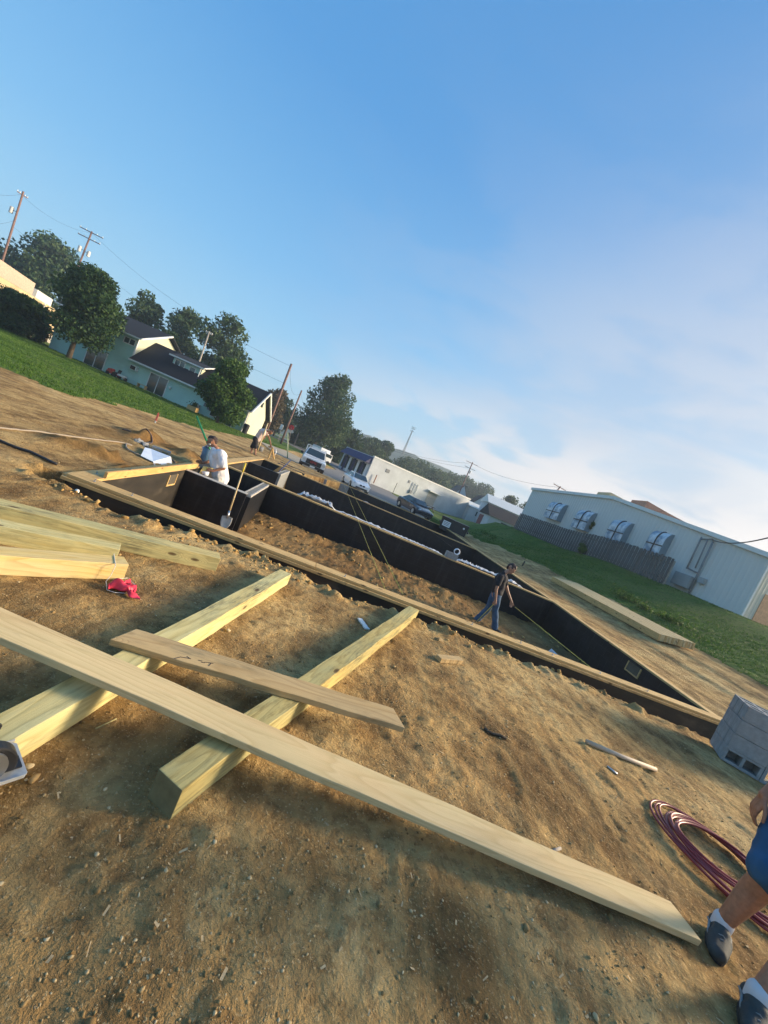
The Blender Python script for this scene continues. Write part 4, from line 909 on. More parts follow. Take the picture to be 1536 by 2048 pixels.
skin_mesh('beard',[(hd-up*.085+f_*.07,.040,hd-up*.115+f_*.065,.034),(hd-up*.06+f_*.03+r_*.05,.03,hd-up*.085+f_*.07,.036),(hd-up*.06+f_*.03-r_*.05,.03,hd-up*.085+f_*.07,.036)],M['beard'],mw,.009,2)
yg=plain('yellow_glove',(.75,.55,.16),.8,.15,14)
pg=J(404,937,D-.30); sp=thing('trowel','yellow scraper held against the wall top by the man in white','trowel',(0,0,0)); m=MB(); m.bar(J(411,934,D-.35),J(401,949,D-.55),.09,.03); m.build('blade',yg,sp,bevel=.006); m=MB(); m.tube([J(411,935,D-.35),J(427,939,D-.38)],.028,8); m.build('handle',yg,sp,smooth=True)
m=MB(); m.tube([J(410,951,D-.55),J(411,943,D-.55)],[.07,.085],12); tag(m.build('cup',M['white'],smooth=True),'white cup on the wall top below the hands of the man in white','cup')
# bent man at the far corner
bm_=thing('person','man in light shirt and black shorts bending far over at the far left corner','person',(0,0,0)); D=19.6
hip=J(512.5,879,D); chest=J(524,864,D); neck=J(532,861,D); hd=J(541,864.5,D); hipN=hip+Vector((0,-.1,0)); hipF=hip+Vector((0,.1,0)); kN=J(511,894,D-.1); aN=J(510.5,909,D-.1); kF=J(504.5,893,D+.15); aF=J(502,908,D+.1)
sN=J(529,863,D-.2); sF=J(531,862,D+.2); eN=J(527,875,D-.25); wN=J(521,884,D-.25); eF=J(538.5,876,D+.2); wF=J(542,890,D+.2)
P=[(hipN,.11,hipF,.11),(hip,.14,chest,.16),(chest,.15,neck,.08),(neck,.06,hd,.06),(sN,.07,sF,.07),(sN,.055,eN,.045),(eN,.045,wN,.03),(sF,.055,eF,.045),(eF,.045,wF,.03),(hipN,.10,kN,.07),(kN,.065,aN,.045),(hipF,.10,kF,.07),(kF,.065,aF,.045)]
up,f_,r_=head(P,hd,(.75,0,.5),(.5,-.2,-.85),1.15); fingers(P,wN,(0,0,-1),(1,0,0),(0,1,0),.8,1.1,.012); fingers(P,wF,(.1,0,-1),(1,0,0),(0,-1,0),.8,1.1,.012)
skin_mesh('body',P,M['skintan'],bm_,.015,2); eyes(bm_,hd,up,f_,r_,1.15)
skin_mesh('t_shirt',[(hip+Vector((.05,0,.06)),.17,chest,.19),(chest,.18,neck,.10),(sN,.09,sN.lerp(eN,.5),.085),(sF,.09,sF.lerp(eF,.5),.085)],M['pinkcloth'],bm_,.02,2)
skin_mesh('shorts',[(hipN,.15,hipF,.15),(hipN,.14,kN,.11),(hipF,.14,kF,.11)],M['black_cloth'],bm_,.02,2)
for a in (aN,aF): skin_mesh('shoe',[(a+Vector((-.05,0,-.04)),.06,a+Vector((.18,-.05,-.06)),.05)],M['shoe'],bm_,.016,2)
skin_mesh('hair',[(hd+up*.08-f_*.02,.09,hd+up*.05-f_*.06,.085)],M['hairgrey'],bm_,.015,2)
m=MB(); m.tube([J(536,846,D-.3),J(521,886,D-.3),J(514,905,D-.3)],.03,8); tag(m.build('tool_handle',plain('handle_tan',(.68,.52,.26),.6),smooth=True),'wooden tool handle held upright by the bending man','tool handle')
m=MB(); m.tube([J(522,893,D+.3),J(519,902,D+.3)],[.18,.15],14); tag(m.build('bucket',M['blockdark'],smooth=True),'grey bucket beside the bending man','bucket')
# man at the right edge, only an arm and the lower legs in view
rm=thing('person','man in blue shorts, grey shoes and white ankle socks leaning in at the right edge','person',(0,0,0))
fd=Vector((-.62,-.78,0)).normalized(); sdv=Vector((.78,-.62,0))
g1=gz(2.62,2.02); g2z=gz(2.42,1.55)
a1=G(1447,1842,g1+.115); a2=G(1518,1988,g2z+.115); a1.z=g1+.105; a2.z=g2z+.105
k1=a1+Vector((.03,-.06,.40)); k2=a2+Vector((.16,.02,.40)); hp=(k1+k2)/2+Vector((.30,.22,.40)); h1=hp+Vector((-.02,.13,0)); h2=hp+Vector((.02,-.13,0))
ch=hp+Vector((-.05,.02,.42)); nk=ch+Vector((-.08,0,.20)); hd=nk+Vector((-.08,-.02,.16))
s1=ch+Vector((-.02,.20,.12)); s2=ch+Vector((.02,-.20,.12)); w1=Y(1530,1592,2.12); e1=Vector((w1.x+.13,w1.y+.02,w1.z+.235)); e2=s2+Vector((-.02,-.06,-.28)); w2_=e2+Vector((-.16,.0,-.18))
P=[(h1,.11,h2,.11),(hp,.16,ch,.17),(ch,.16,nk,.08),(nk,.065,hd,.06),(s1,.075,s2,.075),(s1,.055,e1,.046),(e1,.046,w1,.030),(s2,.055,e2,.046),(e2,.046,w2_,.028),
 (h1,.11,k1,.07),(k1,.062,k1.lerp(a1,.35)+Vector((.018,.02,0)),.062),(k1.lerp(a1,.35)+Vector((.018,.02,0)),.062,a1.lerp(k1,.12),.042),(a1.lerp(k1,.12),.042,a1,.04),(h2,.11,k2,.07),(k2,.062,k2.lerp(a2,.35)+Vector((.018,.02,0)),.062),(k2.lerp(a2,.35)+Vector((.018,.02,0)),.062,a2.lerp(k2,.12),.042),(a2.lerp(k2,.12),.042,a2,.04)]
up,f_,r_=head(P,hd,(-.3,-.1,.95),(-.7,-.6,-.4),1.1)
fingers(P,w1,(-.16,.02,-1),(-.45,-.85,0),(.9,-.45,0),.62,1.05,.0098); fingers(P,w2_,(-.6,0,-.6),(0,.5,1),(0,1,0),.6)
skin_mesh('body',P,M['skintan'],rm,.0058,4); eyes(rm,hd,up,f_,r_,1.1)
skin_mesh('shorts',[(h1,.15,h2,.15),(h1,.145,k1+Vector((.0,0,.0)),.105),(h2,.145,k2,.105)],M['shorts_blue'],rm,.012,3)
skin_mesh('t_shirt',[(hp,.18,ch,.19),(ch,.18,nk,.10),(s1,.10,s1.lerp(e1,.5),.09),(s2,.10,s2.lerp(e2,.5),.09)],M['pinkcloth'],rm,.016,3)
skin_mesh('hair',[(hd+up*.08-f_*.03,.09,hd+up*.05-f_*.06,.085)],M['hairgrey'],rm,.012,2)
for a in (a1,a2):
    skin_mesh('sock',[(a+Vector((0,0,.012)),.049,a+Vector((0,0,-.03)),.046)],M['sock'],rm,.006,2)
    skin_mesh('shoe',[(a-fd*.045+Vector((0,0,-.045)),.046,a+fd*.07+Vector((0,0,-.055)),.045),(a+fd*.07+sdv*.012+Vector((0,0,-.058)),.046,a+fd*.175+Vector((0,0,-.068)),.034),(a+fd*.07-sdv*.012+Vector((0,0,-.058)),.044,a+fd*.165-sdv*.015+Vector((0,0,-.068)),.034),(a-fd*.035+Vector((0,0,-.01)),.040,a+fd*.05+Vector((0,0,-.03)),.040)],M['shoe'],rm,.006,3)
    for q in range(4):
        o_=a+fd*(.045+.024*q)+Vector((0,0,-.002-.0085*q)); m=MB(); m.tube([o_-sdv*.026+Vector((0,0,-.008)),o_+Vector((0,0,.006)),o_+sdv*.026+Vector((0,0,-.008))],.0032,5); m.build('lace',M['pebblegrey'],rm,smooth=True)
    for sg in (-1,1):
        m=MB(); m.tube([a-fd*.04+sdv*sg*.046+Vector((0,0,-.05)),a+fd*.02+sdv*sg*.0475+Vector((0,0,-.035)),a+fd*.08+sdv*sg*.050+Vector((0,0,-.055)),a+fd*.15+sdv*sg*.036+Vector((0,0,-.068))],[.005,.006,.006,.004],6); m.build('side_stripe',M['pebblegrey'],rm,smooth=True)
    m=MB(); 
    n_=20; pl=[]
    for i in range(n_):
        t_=2*math.pi*i/n_; lx=.065+.135*math.cos(t_); ly=.047*math.sin(t_)*(1+.12*math.cos(t_)); q_=a+fd*lx+sdv*ly; pl.append((q_.x,q_.y))
    m.prism(pl,a.z-.105,a.z-.078); m.build('sole',M['rubber'],rm,bevel=.004)
# ------------------------------------------------------------------ vegetation
def leafmesh(name,C,size,mat,parent=None,vals=None,up=.25,stretch=1.5):
    """C: (n,3) centres; two-triangle leaf clumps with random facing"""
    n=len(C); a=RNG.normal(size=(n,3)); a[:,2]+=up; a/=np.linalg.norm(a,axis=1)[:,None]; b=RNG.normal(size=(n,3)); b-=a*(a*b).sum(1)[:,None]; b/=np.linalg.norm(b,axis=1)[:,None]; c=np.cross(a,b)
    s=(size*RNG.uniform(.55,1.3,n))[:,None]; f=RNG.uniform(.25,.45,n)[:,None]
    P=np.stack([C-b*s*stretch*.5,C+c*s*f,C+b*s*stretch*.5+a*s*.15,C-c*s*f],1).reshape(-1,3)
    F=np.arange(4*n).reshape(n,4); me=bpy.data.meshes.new(name); me.vertices.add(4*n); me.vertices.foreach_set('co',P.astype(np.float32).ravel()); me.loops.add(4*n); me.loops.foreach_set('vertex_index',F.ravel().astype(np.int32)); me.polygons.add(n); me.polygons.foreach_set('loop_start',np.arange(0,4*n,4,dtype=np.int32)); me.update()
    v=RNG.random(n) if vals is None else vals; at=me.attributes.new('v','FLOAT','POINT'); at.data.foreach_set('value',np.repeat(v,4).astype(np.float32))
    o=bpy.data.objects.new(name,me); COL.objects.link(o); me.materials.append(mat)
    if parent: o.parent=parent
    return o
def tree(label,base,top,width,mat='leaf',n=7000,leaf=.26,lobes=22,crown_lo=.22,group=None,name='tree',seed=0,lean=0,shape=1.0,cat='tree'):
    rg=np.random.default_rng(seed+100); rd=random.Random(seed); b=Vector(base); Ht=top-b.z; o=thing(name,label,cat,b,0,group)
    cz0=Ht*crown_lo; ch=Ht-cz0; cs=[];rs=[]
    for i in range(lobes):
        h=rd.random(); h=rd.random(); env=math.sin(math.pi*min(1,(h*.86+.12))**shape)**.62; a=rd.uniform(0,6.283); r=env*width/2*rd.uniform(.15,.78); cs.append((r*math.cos(a)+lean*h,r*math.sin(a),cz0+ch*(.08+.84*h))); rs.append(width*rd.uniform(.16,.27)*(.6+.5*env))
    cs=np.array(cs); rs=np.array(rs); w=rs**2; pick=rg.choice(lobes,n,p=w/w.sum()); d=rg.normal(size=(n,3)); d/=np.linalg.norm(d,axis=1)[:,None]; rad=rg.uniform(.25,1.25,n)**.5
    C=cs[pick]+d*(rs[pick]*rad)[:,None]*np.array([1,1,.8]); lv=rg.random(lobes)[pick]*.45+rg.random(n)*.55
    C[:,2]+=rg.normal(size=n)*width*.012; C=C[C[:,2]<Ht*1.02]; lv=lv[:len(C)]
    leafmesh('crown',C,leaf,M[mat],o,lv)
    m=MB(); r0=max(.06,Ht*.022); m.tube([(0,0,-.2),(lean*.1,0,Ht*.2),(lean*.3,0.05,Ht*.45),(lean*.6,0,Ht*.78)],[r0*1.25,r0,r0*.7,r0*.25],8)
    for i in range(min(lobes,12)):
        c=cs[i]; z0=min(c[2]*.55,Ht*.6); m.tube([(lean*.2,0,z0),(c[0]*.5,c[1]*.5,(z0+c[2])*.52),tuple(c)],[r0*.45,r0*.28,r0*.1],5)
    m.build('trunk',M['bark'],o,smooth=True); return o
def treepx(label,basepx,toppx,wpx,d,**k):
    """crown width in photo pixels; base/top pixels; distance"""
    b=Y(*basepx,d); t_=Y(*toppx,d); b.z=Hs(b.x,b.y)-.05 if k.pop('snap',True) else b.z; lean=(t_.x-b.x)*.0; b.x=(b.x*.5+t_.x*.5) if k.pop('mid',False) else b.x
    return tree(label,b,t_.z,wpx*d/FPX,**k)
treepx('large dark leafy tree with visible trunk left of the teal house','' or (137,716),(186,532),132,38,mat='leafdark',n=26000,leaf=.25,lobes=48,crown_lo=.24,seed=1,shape=.85)
treepx('dense dark bush-like tree at the left edge before the beige building',(26,668),(44,590),112,40,mat='leafdark',n=15000,leaf=.25,lobes=26,crown_lo=.02,seed=2)
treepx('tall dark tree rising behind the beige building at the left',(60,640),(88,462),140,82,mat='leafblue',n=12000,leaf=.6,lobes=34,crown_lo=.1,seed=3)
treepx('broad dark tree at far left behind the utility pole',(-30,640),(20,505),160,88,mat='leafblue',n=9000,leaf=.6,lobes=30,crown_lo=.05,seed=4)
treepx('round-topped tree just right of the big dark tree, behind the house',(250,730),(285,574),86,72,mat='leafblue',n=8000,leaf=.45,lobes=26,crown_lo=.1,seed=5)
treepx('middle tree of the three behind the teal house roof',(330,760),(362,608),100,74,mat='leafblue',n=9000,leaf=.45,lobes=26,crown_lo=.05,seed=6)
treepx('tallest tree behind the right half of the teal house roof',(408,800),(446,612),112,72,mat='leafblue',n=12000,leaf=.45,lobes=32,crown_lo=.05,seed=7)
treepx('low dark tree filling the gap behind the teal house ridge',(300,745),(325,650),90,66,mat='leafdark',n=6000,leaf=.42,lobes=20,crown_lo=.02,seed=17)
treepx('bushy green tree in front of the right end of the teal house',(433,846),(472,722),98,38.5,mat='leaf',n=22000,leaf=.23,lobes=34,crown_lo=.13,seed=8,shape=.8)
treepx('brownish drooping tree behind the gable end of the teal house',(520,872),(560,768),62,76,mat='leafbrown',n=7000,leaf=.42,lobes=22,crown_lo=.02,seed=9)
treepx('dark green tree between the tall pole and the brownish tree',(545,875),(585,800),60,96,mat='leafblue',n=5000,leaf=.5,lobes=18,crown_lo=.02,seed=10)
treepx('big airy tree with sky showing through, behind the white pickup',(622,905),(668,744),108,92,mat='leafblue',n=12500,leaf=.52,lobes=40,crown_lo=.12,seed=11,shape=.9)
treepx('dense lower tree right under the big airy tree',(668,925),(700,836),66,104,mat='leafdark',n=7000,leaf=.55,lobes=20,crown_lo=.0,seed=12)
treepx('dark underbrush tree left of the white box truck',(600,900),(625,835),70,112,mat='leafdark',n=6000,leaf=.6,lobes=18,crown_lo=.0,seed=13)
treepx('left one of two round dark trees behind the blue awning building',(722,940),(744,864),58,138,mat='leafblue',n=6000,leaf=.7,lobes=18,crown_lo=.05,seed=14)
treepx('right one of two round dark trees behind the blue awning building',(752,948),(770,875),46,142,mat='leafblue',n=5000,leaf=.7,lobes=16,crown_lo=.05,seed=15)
for i,(bx,by,tx,ty,w_,d,lab) in enumerate([(795,975,812,912,46,160,'first small tree in the row behind the white building roof, from the left'),(822,985,838,918,50,175,'second small tree in the row behind the white building roof'),(856,1000,872,938,52,165,'third tree in the row, above the middle of the white building'),(885,1010,900,943,44,190,'fourth tree in the row behind the white building, hazy'),(905,1012,922,948,46,230,'fifth tree in the row, faded by mist near the crossarm pole'),(950,1025,966,966,42,220,'misty round tree right of the crossarm pole'),(1000,1040,1008,985,40,150,'low tree behind the small white house'),(1038,1068,1046,986,34,110,'pointed tree left of the ribbed metal building')]):
    treepx(lab,(bx,by),(tx,ty),w_*1.7,d,mat='leafblue' if i<6 else 'leafdark',n=6000,leaf=.004*d,lobes=22,crown_lo=.0,seed=30+i,group='row of trees behind the white building')
treepx('small young tree in front of the metal building at the far end of the fence',(1082,1045),(1102,984),30,41,mat='leaf',n=2500,leaf=.20,lobes=12,crown_lo=.1,seed=41,snap=True)
treepx('small leafy tree before the second arched window of the metal building',(1173,1085),(1188,1030),28,33,mat='leaf',n=1800,leaf=.18,lobes=10,crown_lo=.1,seed=42,snap=True)
treepx('small green shrub at the foot of the fence',(1160,1107),(1167,1086),22,30.5,mat='leaf',n=900,leaf=.14,lobes=7,crown_lo=0,seed=43,cat='shrub',name='shrub')
# roadside hedge beyond the road
for i,(x0,y0,w_,d) in enumerate([(612,893,34,118),(640,905,34,122),(590,886,30,110),(708,938,30,100)]):
    b=Y(x0,y0,d); tree(['scrubby bush by the road left of the grey pole','scrubby bush by the road behind the pickup','scrubby bush at the road bend','scrubby bush beside the blue awning building'][i],(b.x,b.y,Hs(b.x,b.y)-.1),Hs(b.x,b.y)+3.2,w_*d/FPX*1.3,mat='leafdark',n=2500,leaf=.45,lobes=10,crown_lo=0,seed=50+i,name='bush',cat='bush')
# lawn grass
def grass_in(poly,n,xr,yr,hmin,hmax,acc):
    x=RNG.uniform(*xr,n); 
    u=RNG.random(n); y=yr[0]+(yr[1]-yr[0])*u**1.5; k=inpoly(x+fbm(x,y,.9,3,50)*.9,y+fbm(x,y,.9,3,51)*.9,poly); acc.append((x[k],y[k],RNG.uniform(hmin,hmax,k.sum())))
acc=[]; grass_in(LAWN_R,90000,(3,24),(-2,42),.03,.075,acc); grass_in(LAWN_L,60000,(-46,-8),(6,46),.03,.075,acc)
gx=np.concatenate([a[0] for a in acc]); gy=np.concatenate([a[1] for a in acc]); gh=np.concatenate([a[2] for a in acc])*(.6+1.6*np.clip(fbm(gx,gy,1.3,3,70)+.35,0,1))
gi=np.clip(np.searchsorted(xs,gx)-1,0,nx-2); gj=np.clip(np.searchsorted(ys,gy)-1,0,ny-2); gzv=Zg[gj,gi]
n=len(gx); V=np.zeros((n,3,3,3)); 
for b_ in range(3):
    a=RNG.uniform(0,6.283,n); dx,dy=np.cos(a)*.013*(1+gy*.03),np.sin(a)*.013*(1+gy*.03); ox,oy=RNG.normal(0,.05,n),RNG.normal(0,.05,n); lx,ly=RNG.normal(0,.04,n),RNG.normal(0,.04,n)
    V[:,b_,0]=np.stack([gx+ox-dx,gy+oy-dy,gzv-.01],1); V[:,b_,1]=np.stack([gx+ox+dx,gy+oy+dy,gzv-.01],1); V[:,b_,2]=np.stack([gx+ox+lx,gy+oy+ly,gzv+gh],1)
V=V.reshape(-1,3); me=bpy.data.meshes.new('grass'); me.vertices.add(len(V)); me.vertices.foreach_set('co',V.astype(np.float32).ravel()); me.loops.add(len(V)); me.loops.foreach_set('vertex_index',np.arange(len(V),dtype=np.int32)); me.polygons.add(len(V)//3); me.polygons.foreach_set('loop_start',np.arange(0,len(V),3,dtype=np.int32)); me.update()
at=me.attributes.new('v','FLOAT','POINT'); at.data.foreach_set('value',np.repeat(np.clip(RNG.random(n)*.7+fbm(gx,gy,2.5,3,81)*.8+.1,0,1),9).astype(np.float32))
o=bpy.data.objects.new('grass',me); COL.objects.link(o); me.materials.append(M['grassblade']); tag(o,kind='stuff')
# weeds at the lawn edge on the bank
for i,(px_,py_,s) in enumerate([(1240,1195,.32),(1262,1205,.25),(1355,1250,.30),(1290,1222,.2),(968,1070,.35),(985,1078,.3),(1330,1240,.22)]):
    p=on(px_,py_); C=RNG.normal(size=(260,3))*np.array([s*.8,s*.8,s*.4])+np.array([0,0,s*.4]); C[:,2]=np.abs(C[:,2]); o=thing('weed','leafy green weed clump at the edge of the sloping lawn','weed',p,0,'weeds along the lawn edge'); leafmesh('leaves',C,.09,M['grassblade'],o)
# ------------------------------------------------------------------ hills in the mist
def hill(pts,d0,name,mat):
    vs=[];n=len(pts)
    K=6
    for (px_,py_) in pts:
        t_=Y(px_,py_,d0); 
        for k in range(K+1):
            a=k/K; vs.append((t_.x*(1-.25*(1-a)),d0-110*(1-a),-2+(t_.z+2)*math.sin(a*math.pi/2)+ (mnoise.noise(Vector((t_.x*.02,a*4,0)))*10*a*(1-a))))
        vs.append((t_.x*1.1,d0+300,-5))
    K+=1
    fs=[(i*(K+1)+k,(i+1)*(K+1)+k,(i+1)*(K+1)+k+1,i*(K+1)+k+1) for i in range(n-1) for k in range(K)]
    m=MB(); m.add(vs,fs); return tag(m.build(name,mat,smooth=True),kind='structure')
M['hill']=plain('wooded_hill',(.045,.075,.045),.95,.5,.06)
hp_=[(380,800),(450,810),(520,815),(560,826),(590,835),(640,850),(690,862),(740,873),(780,893),(820,905),(860,925),(900,940),(950,968),(1000,1000),(1060,1040),(1120,1075)]
hp2=[]
for a,b in zip(hp_[:-1],hp_[1:]):
    for k in range(4): q_=(a[0]+(b[0]-a[0])*k/4,a[1]+(b[1]-a[1])*k/4+random.uniform(-1.6,1.6)); hp2.append(q_)
hill(hp2,520,'hills',M['hill'])
# ------------------------------------------------------------------ teal house (facade on the plane y=42)
HY=42.0
hs_=thing('teal_house','teal clapboard house with dark shingle roof, dormer and a taller left wing','house',(-27,HY,-.2))
def HB(name,mat,m,parent=hs_,**k):
    for i,v in enumerate(m.v): m.v[i]=(v[0]+27,v[1]-HY,v[2]+.2)
    return m.build(name,mat,parent,**k)
def hbox(name,mat,x0,x1,z0,z1,y0=-.06,y1=0.0,parent=hs_):
    m=MB(); m.box(x0,x1,HY+y0,HY+y1,z0,z1); return HB(name,mat,m,parent)
m=MB(); m.box(-41,-31.9,HY,HY+8,-.6,4.75); HB('tall_wing_wall',M['teal'],m)
m=MB(); m.prof([(-31.9,-.6),(-17.9,-.6),(-17.9,2.25),(-31.9,2.3)],HY+.004,HY+.3); HB('front_wall',M['teal'],m)
m=MB(); m.add([(-31.89,HY,4.75),(-31.89,HY+8,4.75),(-31.89,HY+4,6.6)],[(0,1,2)]); m.add([(-31.88,HY+.01,-.5),(-31.88,HY+7.9,-.5),(-31.88,HY+7.9,4.75),(-31.88,HY+.01,4.75)],[(0,1,2,3)]); HB('tall_wing_gable',M['teal_sunlit'],m)
def roofslab(name,x0,x1,y0,z0,y1,z1,mat='roof',th=.14):
    m=MB(); m.add([(x0,y0,z0),(x1,y0,z0),(x1,y1,z1),(x0,y1,z1),(x0,y0,z0+th),(x1,y0,z0+th),(x1,y1,z1+th),(x0,y1,z1+th)],[(0,3,2,1),(4,5,6,7),(0,1,5,4),(1,2,6,5),(2,3,7,6),(3,0,4,7)]); return HB(name,M[mat],m)
roofslab('tall_wing_roof',-41.4,-31.3,HY-.5,4.62,HY+4,6.7); roofslab('tall_wing_roof',-41.4,-31.3,HY+8.5,4.62,HY+4.01,6.7)
roofslab('roof',-31.85,-17.4,HY-.55,2.22,HY+2.5,5.1); roofslab('roof',-31.85,-17.4,HY+5.6,2.22,HY+2.51,5.1)
for nm_,a,b in (('eave_trim',(-41.4,HY-.52,4.64),(-31.3,HY-.52,4.64)),('eave_trim',(-31.85,HY-.57,2.25),(-17.4,HY-.57,2.25)),('rake_trim',(-31.28,HY-.5,4.70),(-31.28,HY+4,6.76)),('corner_board',(-31.92,HY-.03,2.4),(-31.92,HY-.03,4.6)),('corner_board',(-17.93,HY-.03,-.4),(-17.93,HY-.03,2.2)),('rake_trim',(-17.38,HY-.55,2.28),(-17.38,HY+2.5,5.18)),('rake_trim',(-17.38,HY+5.6,2.28),(-17.38,HY+2.5,5.18))):
    m=MB(); m.bar(a,b,.14,.16); HB(nm_,M['trim'],m)
m=MB(); m.add([(-17.9,HY+.01,-.6),(-17.9,HY+5.1,-.6),(-17.9,HY+5.1,2.25),(-17.9,HY+2.5,4.98),(-17.9,HY+.01,2.25)],[(0,1,2,3,4)]); HB('gable_wall',M['teal_sunlit'],m)
m=MB(); m.box(-17.88,-17.83,HY+2.3,HY+2.8,3.3,3.9); HB('gable_vent',M['glass'],m)
# dormer
m=MB(); m.prof([(-28.3,2.9),(-24.9,2.9),(-24.9,4.45),(-28.3,4.45)],HY+1.0,HY+2.4); HB('dormer_wall',M['teal'],m)
m=MB(); m.add([(-24.89,HY+1.0,2.9),(-24.89,HY+2.4,4.55),(-24.89,HY+1.0,4.45)],[(0,1,2)]); HB('dormer_cheek',M['teal_sunlit'],m)
roofslab('dormer_roof',-28.7,-24.5,HY+.65,4.5,HY+2.7,5.12); m=MB(); m.bar((-28.7,HY+.62,4.55),(-24.5,HY+.62,4.55),.12,.16); HB('dormer_eave',M['trim'],m)
m=MB(); m.bar((-24.48,HY+.65,4.62),(-24.48,HY+2.6,5.22),.08,.12); HB('dormer_rake',M['trim'],m)
def window(x0,x1,z0,z1,y=0,panes=2,name='window',grid=0,parent=hs_):
    m=MB(); f=.09; Yy=HY+y; m.box(x0-f,x1+f,Yy-.07,Yy-.01,z0-f,z0); m.box(x0-f,x1+f,Yy-.07,Yy-.01,z1,z1+f); m.box(x0-f,x0,Yy-.07,Yy-.01,z0,z1); m.box(x1,x1+f,Yy-.07,Yy-.01,z0,z1)
    for k in range(1,panes): c=x0+(x1-x0)*k/panes; m.box(c-.04,c+.04,Yy-.065,Yy-.015,z0,z1)
    for k in range(1,grid): c=z0+(z1-z0)*k/grid; m.box(x0,x1,Yy-.05,Yy-.02,c-.02,c+.02)
    fr_=HB(name,M['trim'],m); g_=MB(); g_.box(x0,x1,Yy-.04,Yy-.012,z0,z1); HB('pane',M['glass'],g_,fr_); return fr_
window(-33.4,-32.2,3.75,4.3); window(-28.0,-26.9,3.45,4.3,1.0); window(-26.2,-25.6,3.55,4.2,1.0,1); window(-29.4,-27.35,-.1,1.85,0,2,'sliding_door'); window(-36.8,-34.6,-.1,1.75,0,2,'sliding_door'); window(-20.4,-19.2,-.1,1.35,0,2,'window',4)
def ac(x,z,w=.62,h=.42):
    m=MB(); m.box(x-w/2,x+w/2,HY-.38,HY-.005,z-h/2,z+h/2); o=HB('air_conditioner',M['trim'],m); g_=MB(); 
    g_.box(x-w/2+.05,x+w/2-.14,HY-.40,HY-.385,z-h/2+.05,z+h/2-.05); HB('grille',M['blackplastic'],g_,o)
ac(-31.2,1.55,.75,.5); ac(-23.4,.55,.62,.42); ac(-21.3,.42,.75,.55); ac(-20.8,-.15,.4,.3)
m=MB(); m.ell((-26.85,HY-.15,1.15),.13,.12,.16); HB('wall_lamp',M['trim'],m,smooth=True)
m=MB(); m.box(-24.3,-22.0,HY-.09,HY-.01,1.05,1.35); 
for nm_,x,z in (('meter',-22.6,1.0),('meter',-22.1,.8)):
    m=MB(); m.box(x-.15,x+.15,HY-.14,HY-.01,z-.18,z+.18); HB(nm_,M['blockdark'],m)
m=MB(); m.tube([(-24.9,HY+.7,2.9),(-24.9,HY+.7,4.6)],.05,6); HB('vent_pipe',M['trim'],m)
m=MB(); m.tube([(-24.9,HY-.3,.2),(-24.9,HY-.3,.2)],.01,4)
def yard(name,label,cat,px_,py_,fn,d=None):
    p=on(px_,py_) if d is None else Y(px_,py_,d); 
    if d: p.z=gz(p.x,p.y)
    t_=thing(name,label,cat,p); fn(t_); return t_
def wooden_box(t_): m=MB(); m.box(-.5,.5,-.3,.3,0,.5); m.build('crate_box',M['plate'],t_); m=MB(); m.box(-.44,.44,-.24,.24,.5,.53); m.build('soil',M['bark'],t_); leafmesh('plants',RNG.normal(size=(200,3))*.16+np.array([0,0,.68]),.14,M['leafdark'],t_)
yard('planter','wooden planter box by the wall of the teal house left of the bushy tree','planter',384,822,wooden_box,40.8)
def mower(t_):
    m=MB(); m.box(-.75,.35,-.35,.35,.18,.42); m.prof([(-.75,.42),(-.2,.42),(-.25,.75),(-.72,.62)],-.25,.25); m.build('body',plain('mower_red',(.45,.03,.02),.4),t_,bevel=.03)
    m=MB(); m.box(.05,.4,-.22,.22,.42,.55); m.bar((.38,-.0,.5),(.48,0,.9),.4,.07); m.build('seat',M['blackplastic'],t_)
    for x,r in ((-.5,.17),(.25,.24)):
        for y in (-.38,.38): m=MB(); m.tube([(x,y-.07,r),(x,y+.07,r)],r,14); m.build('wheel',M['rubber'],t_)
yard('riding_mower','red riding mower parked before the teal house','mower',228,752,mower,40.9)
def wheel_barrow(t_): 
    m=MB(); m.box(-.4,.4,-.25,.25,.3,.5); m.build('tub',M['trim'],t_); m=MB(); m.tube([(.5,-.05,.18),(.5,.05,.18)],.18,14); m.build('wheel',M['rubber'],t_)
    for y in (-.2,.2): m=MB(); m.bar((.5,y*.3,.2),(-.95,y,.5),.04); m.build('handle',M['plate'],t_)
yard('wheelbarrow','small pale wheelbarrow at the wall between the mower and the sliding door','wheelbarrow',240,762,wheel_barrow,41)
def bench(t_):
    m=MB(); m.box(-.5,.5,-.2,.2,.38,.44); m.build('seat',M['plate'],t_)
    for x in (-.42,.42): m=MB(); m.box(x-.04,x+.04,-.18,.18,0,.38); m.build('leg',M['plate'],t_)
yard('bench','low wooden bench by the sliding door of the teal house','bench',282,778,bench,41.2)
def trash(t_): m=MB(); m.tube([(0,0,0),(0,0,.95)],[.26,.32],14); m.build('body',M['blackplastic'],t_); m=MB(); m.tube([(0,0,.95),(0,0,1.05)],[.34,.2],14); m.build('lid',M['blackplastic'],t_)
yard('trash_bin','black trash bin at the gable end of the teal house','bin',488,866,trash,40.5)
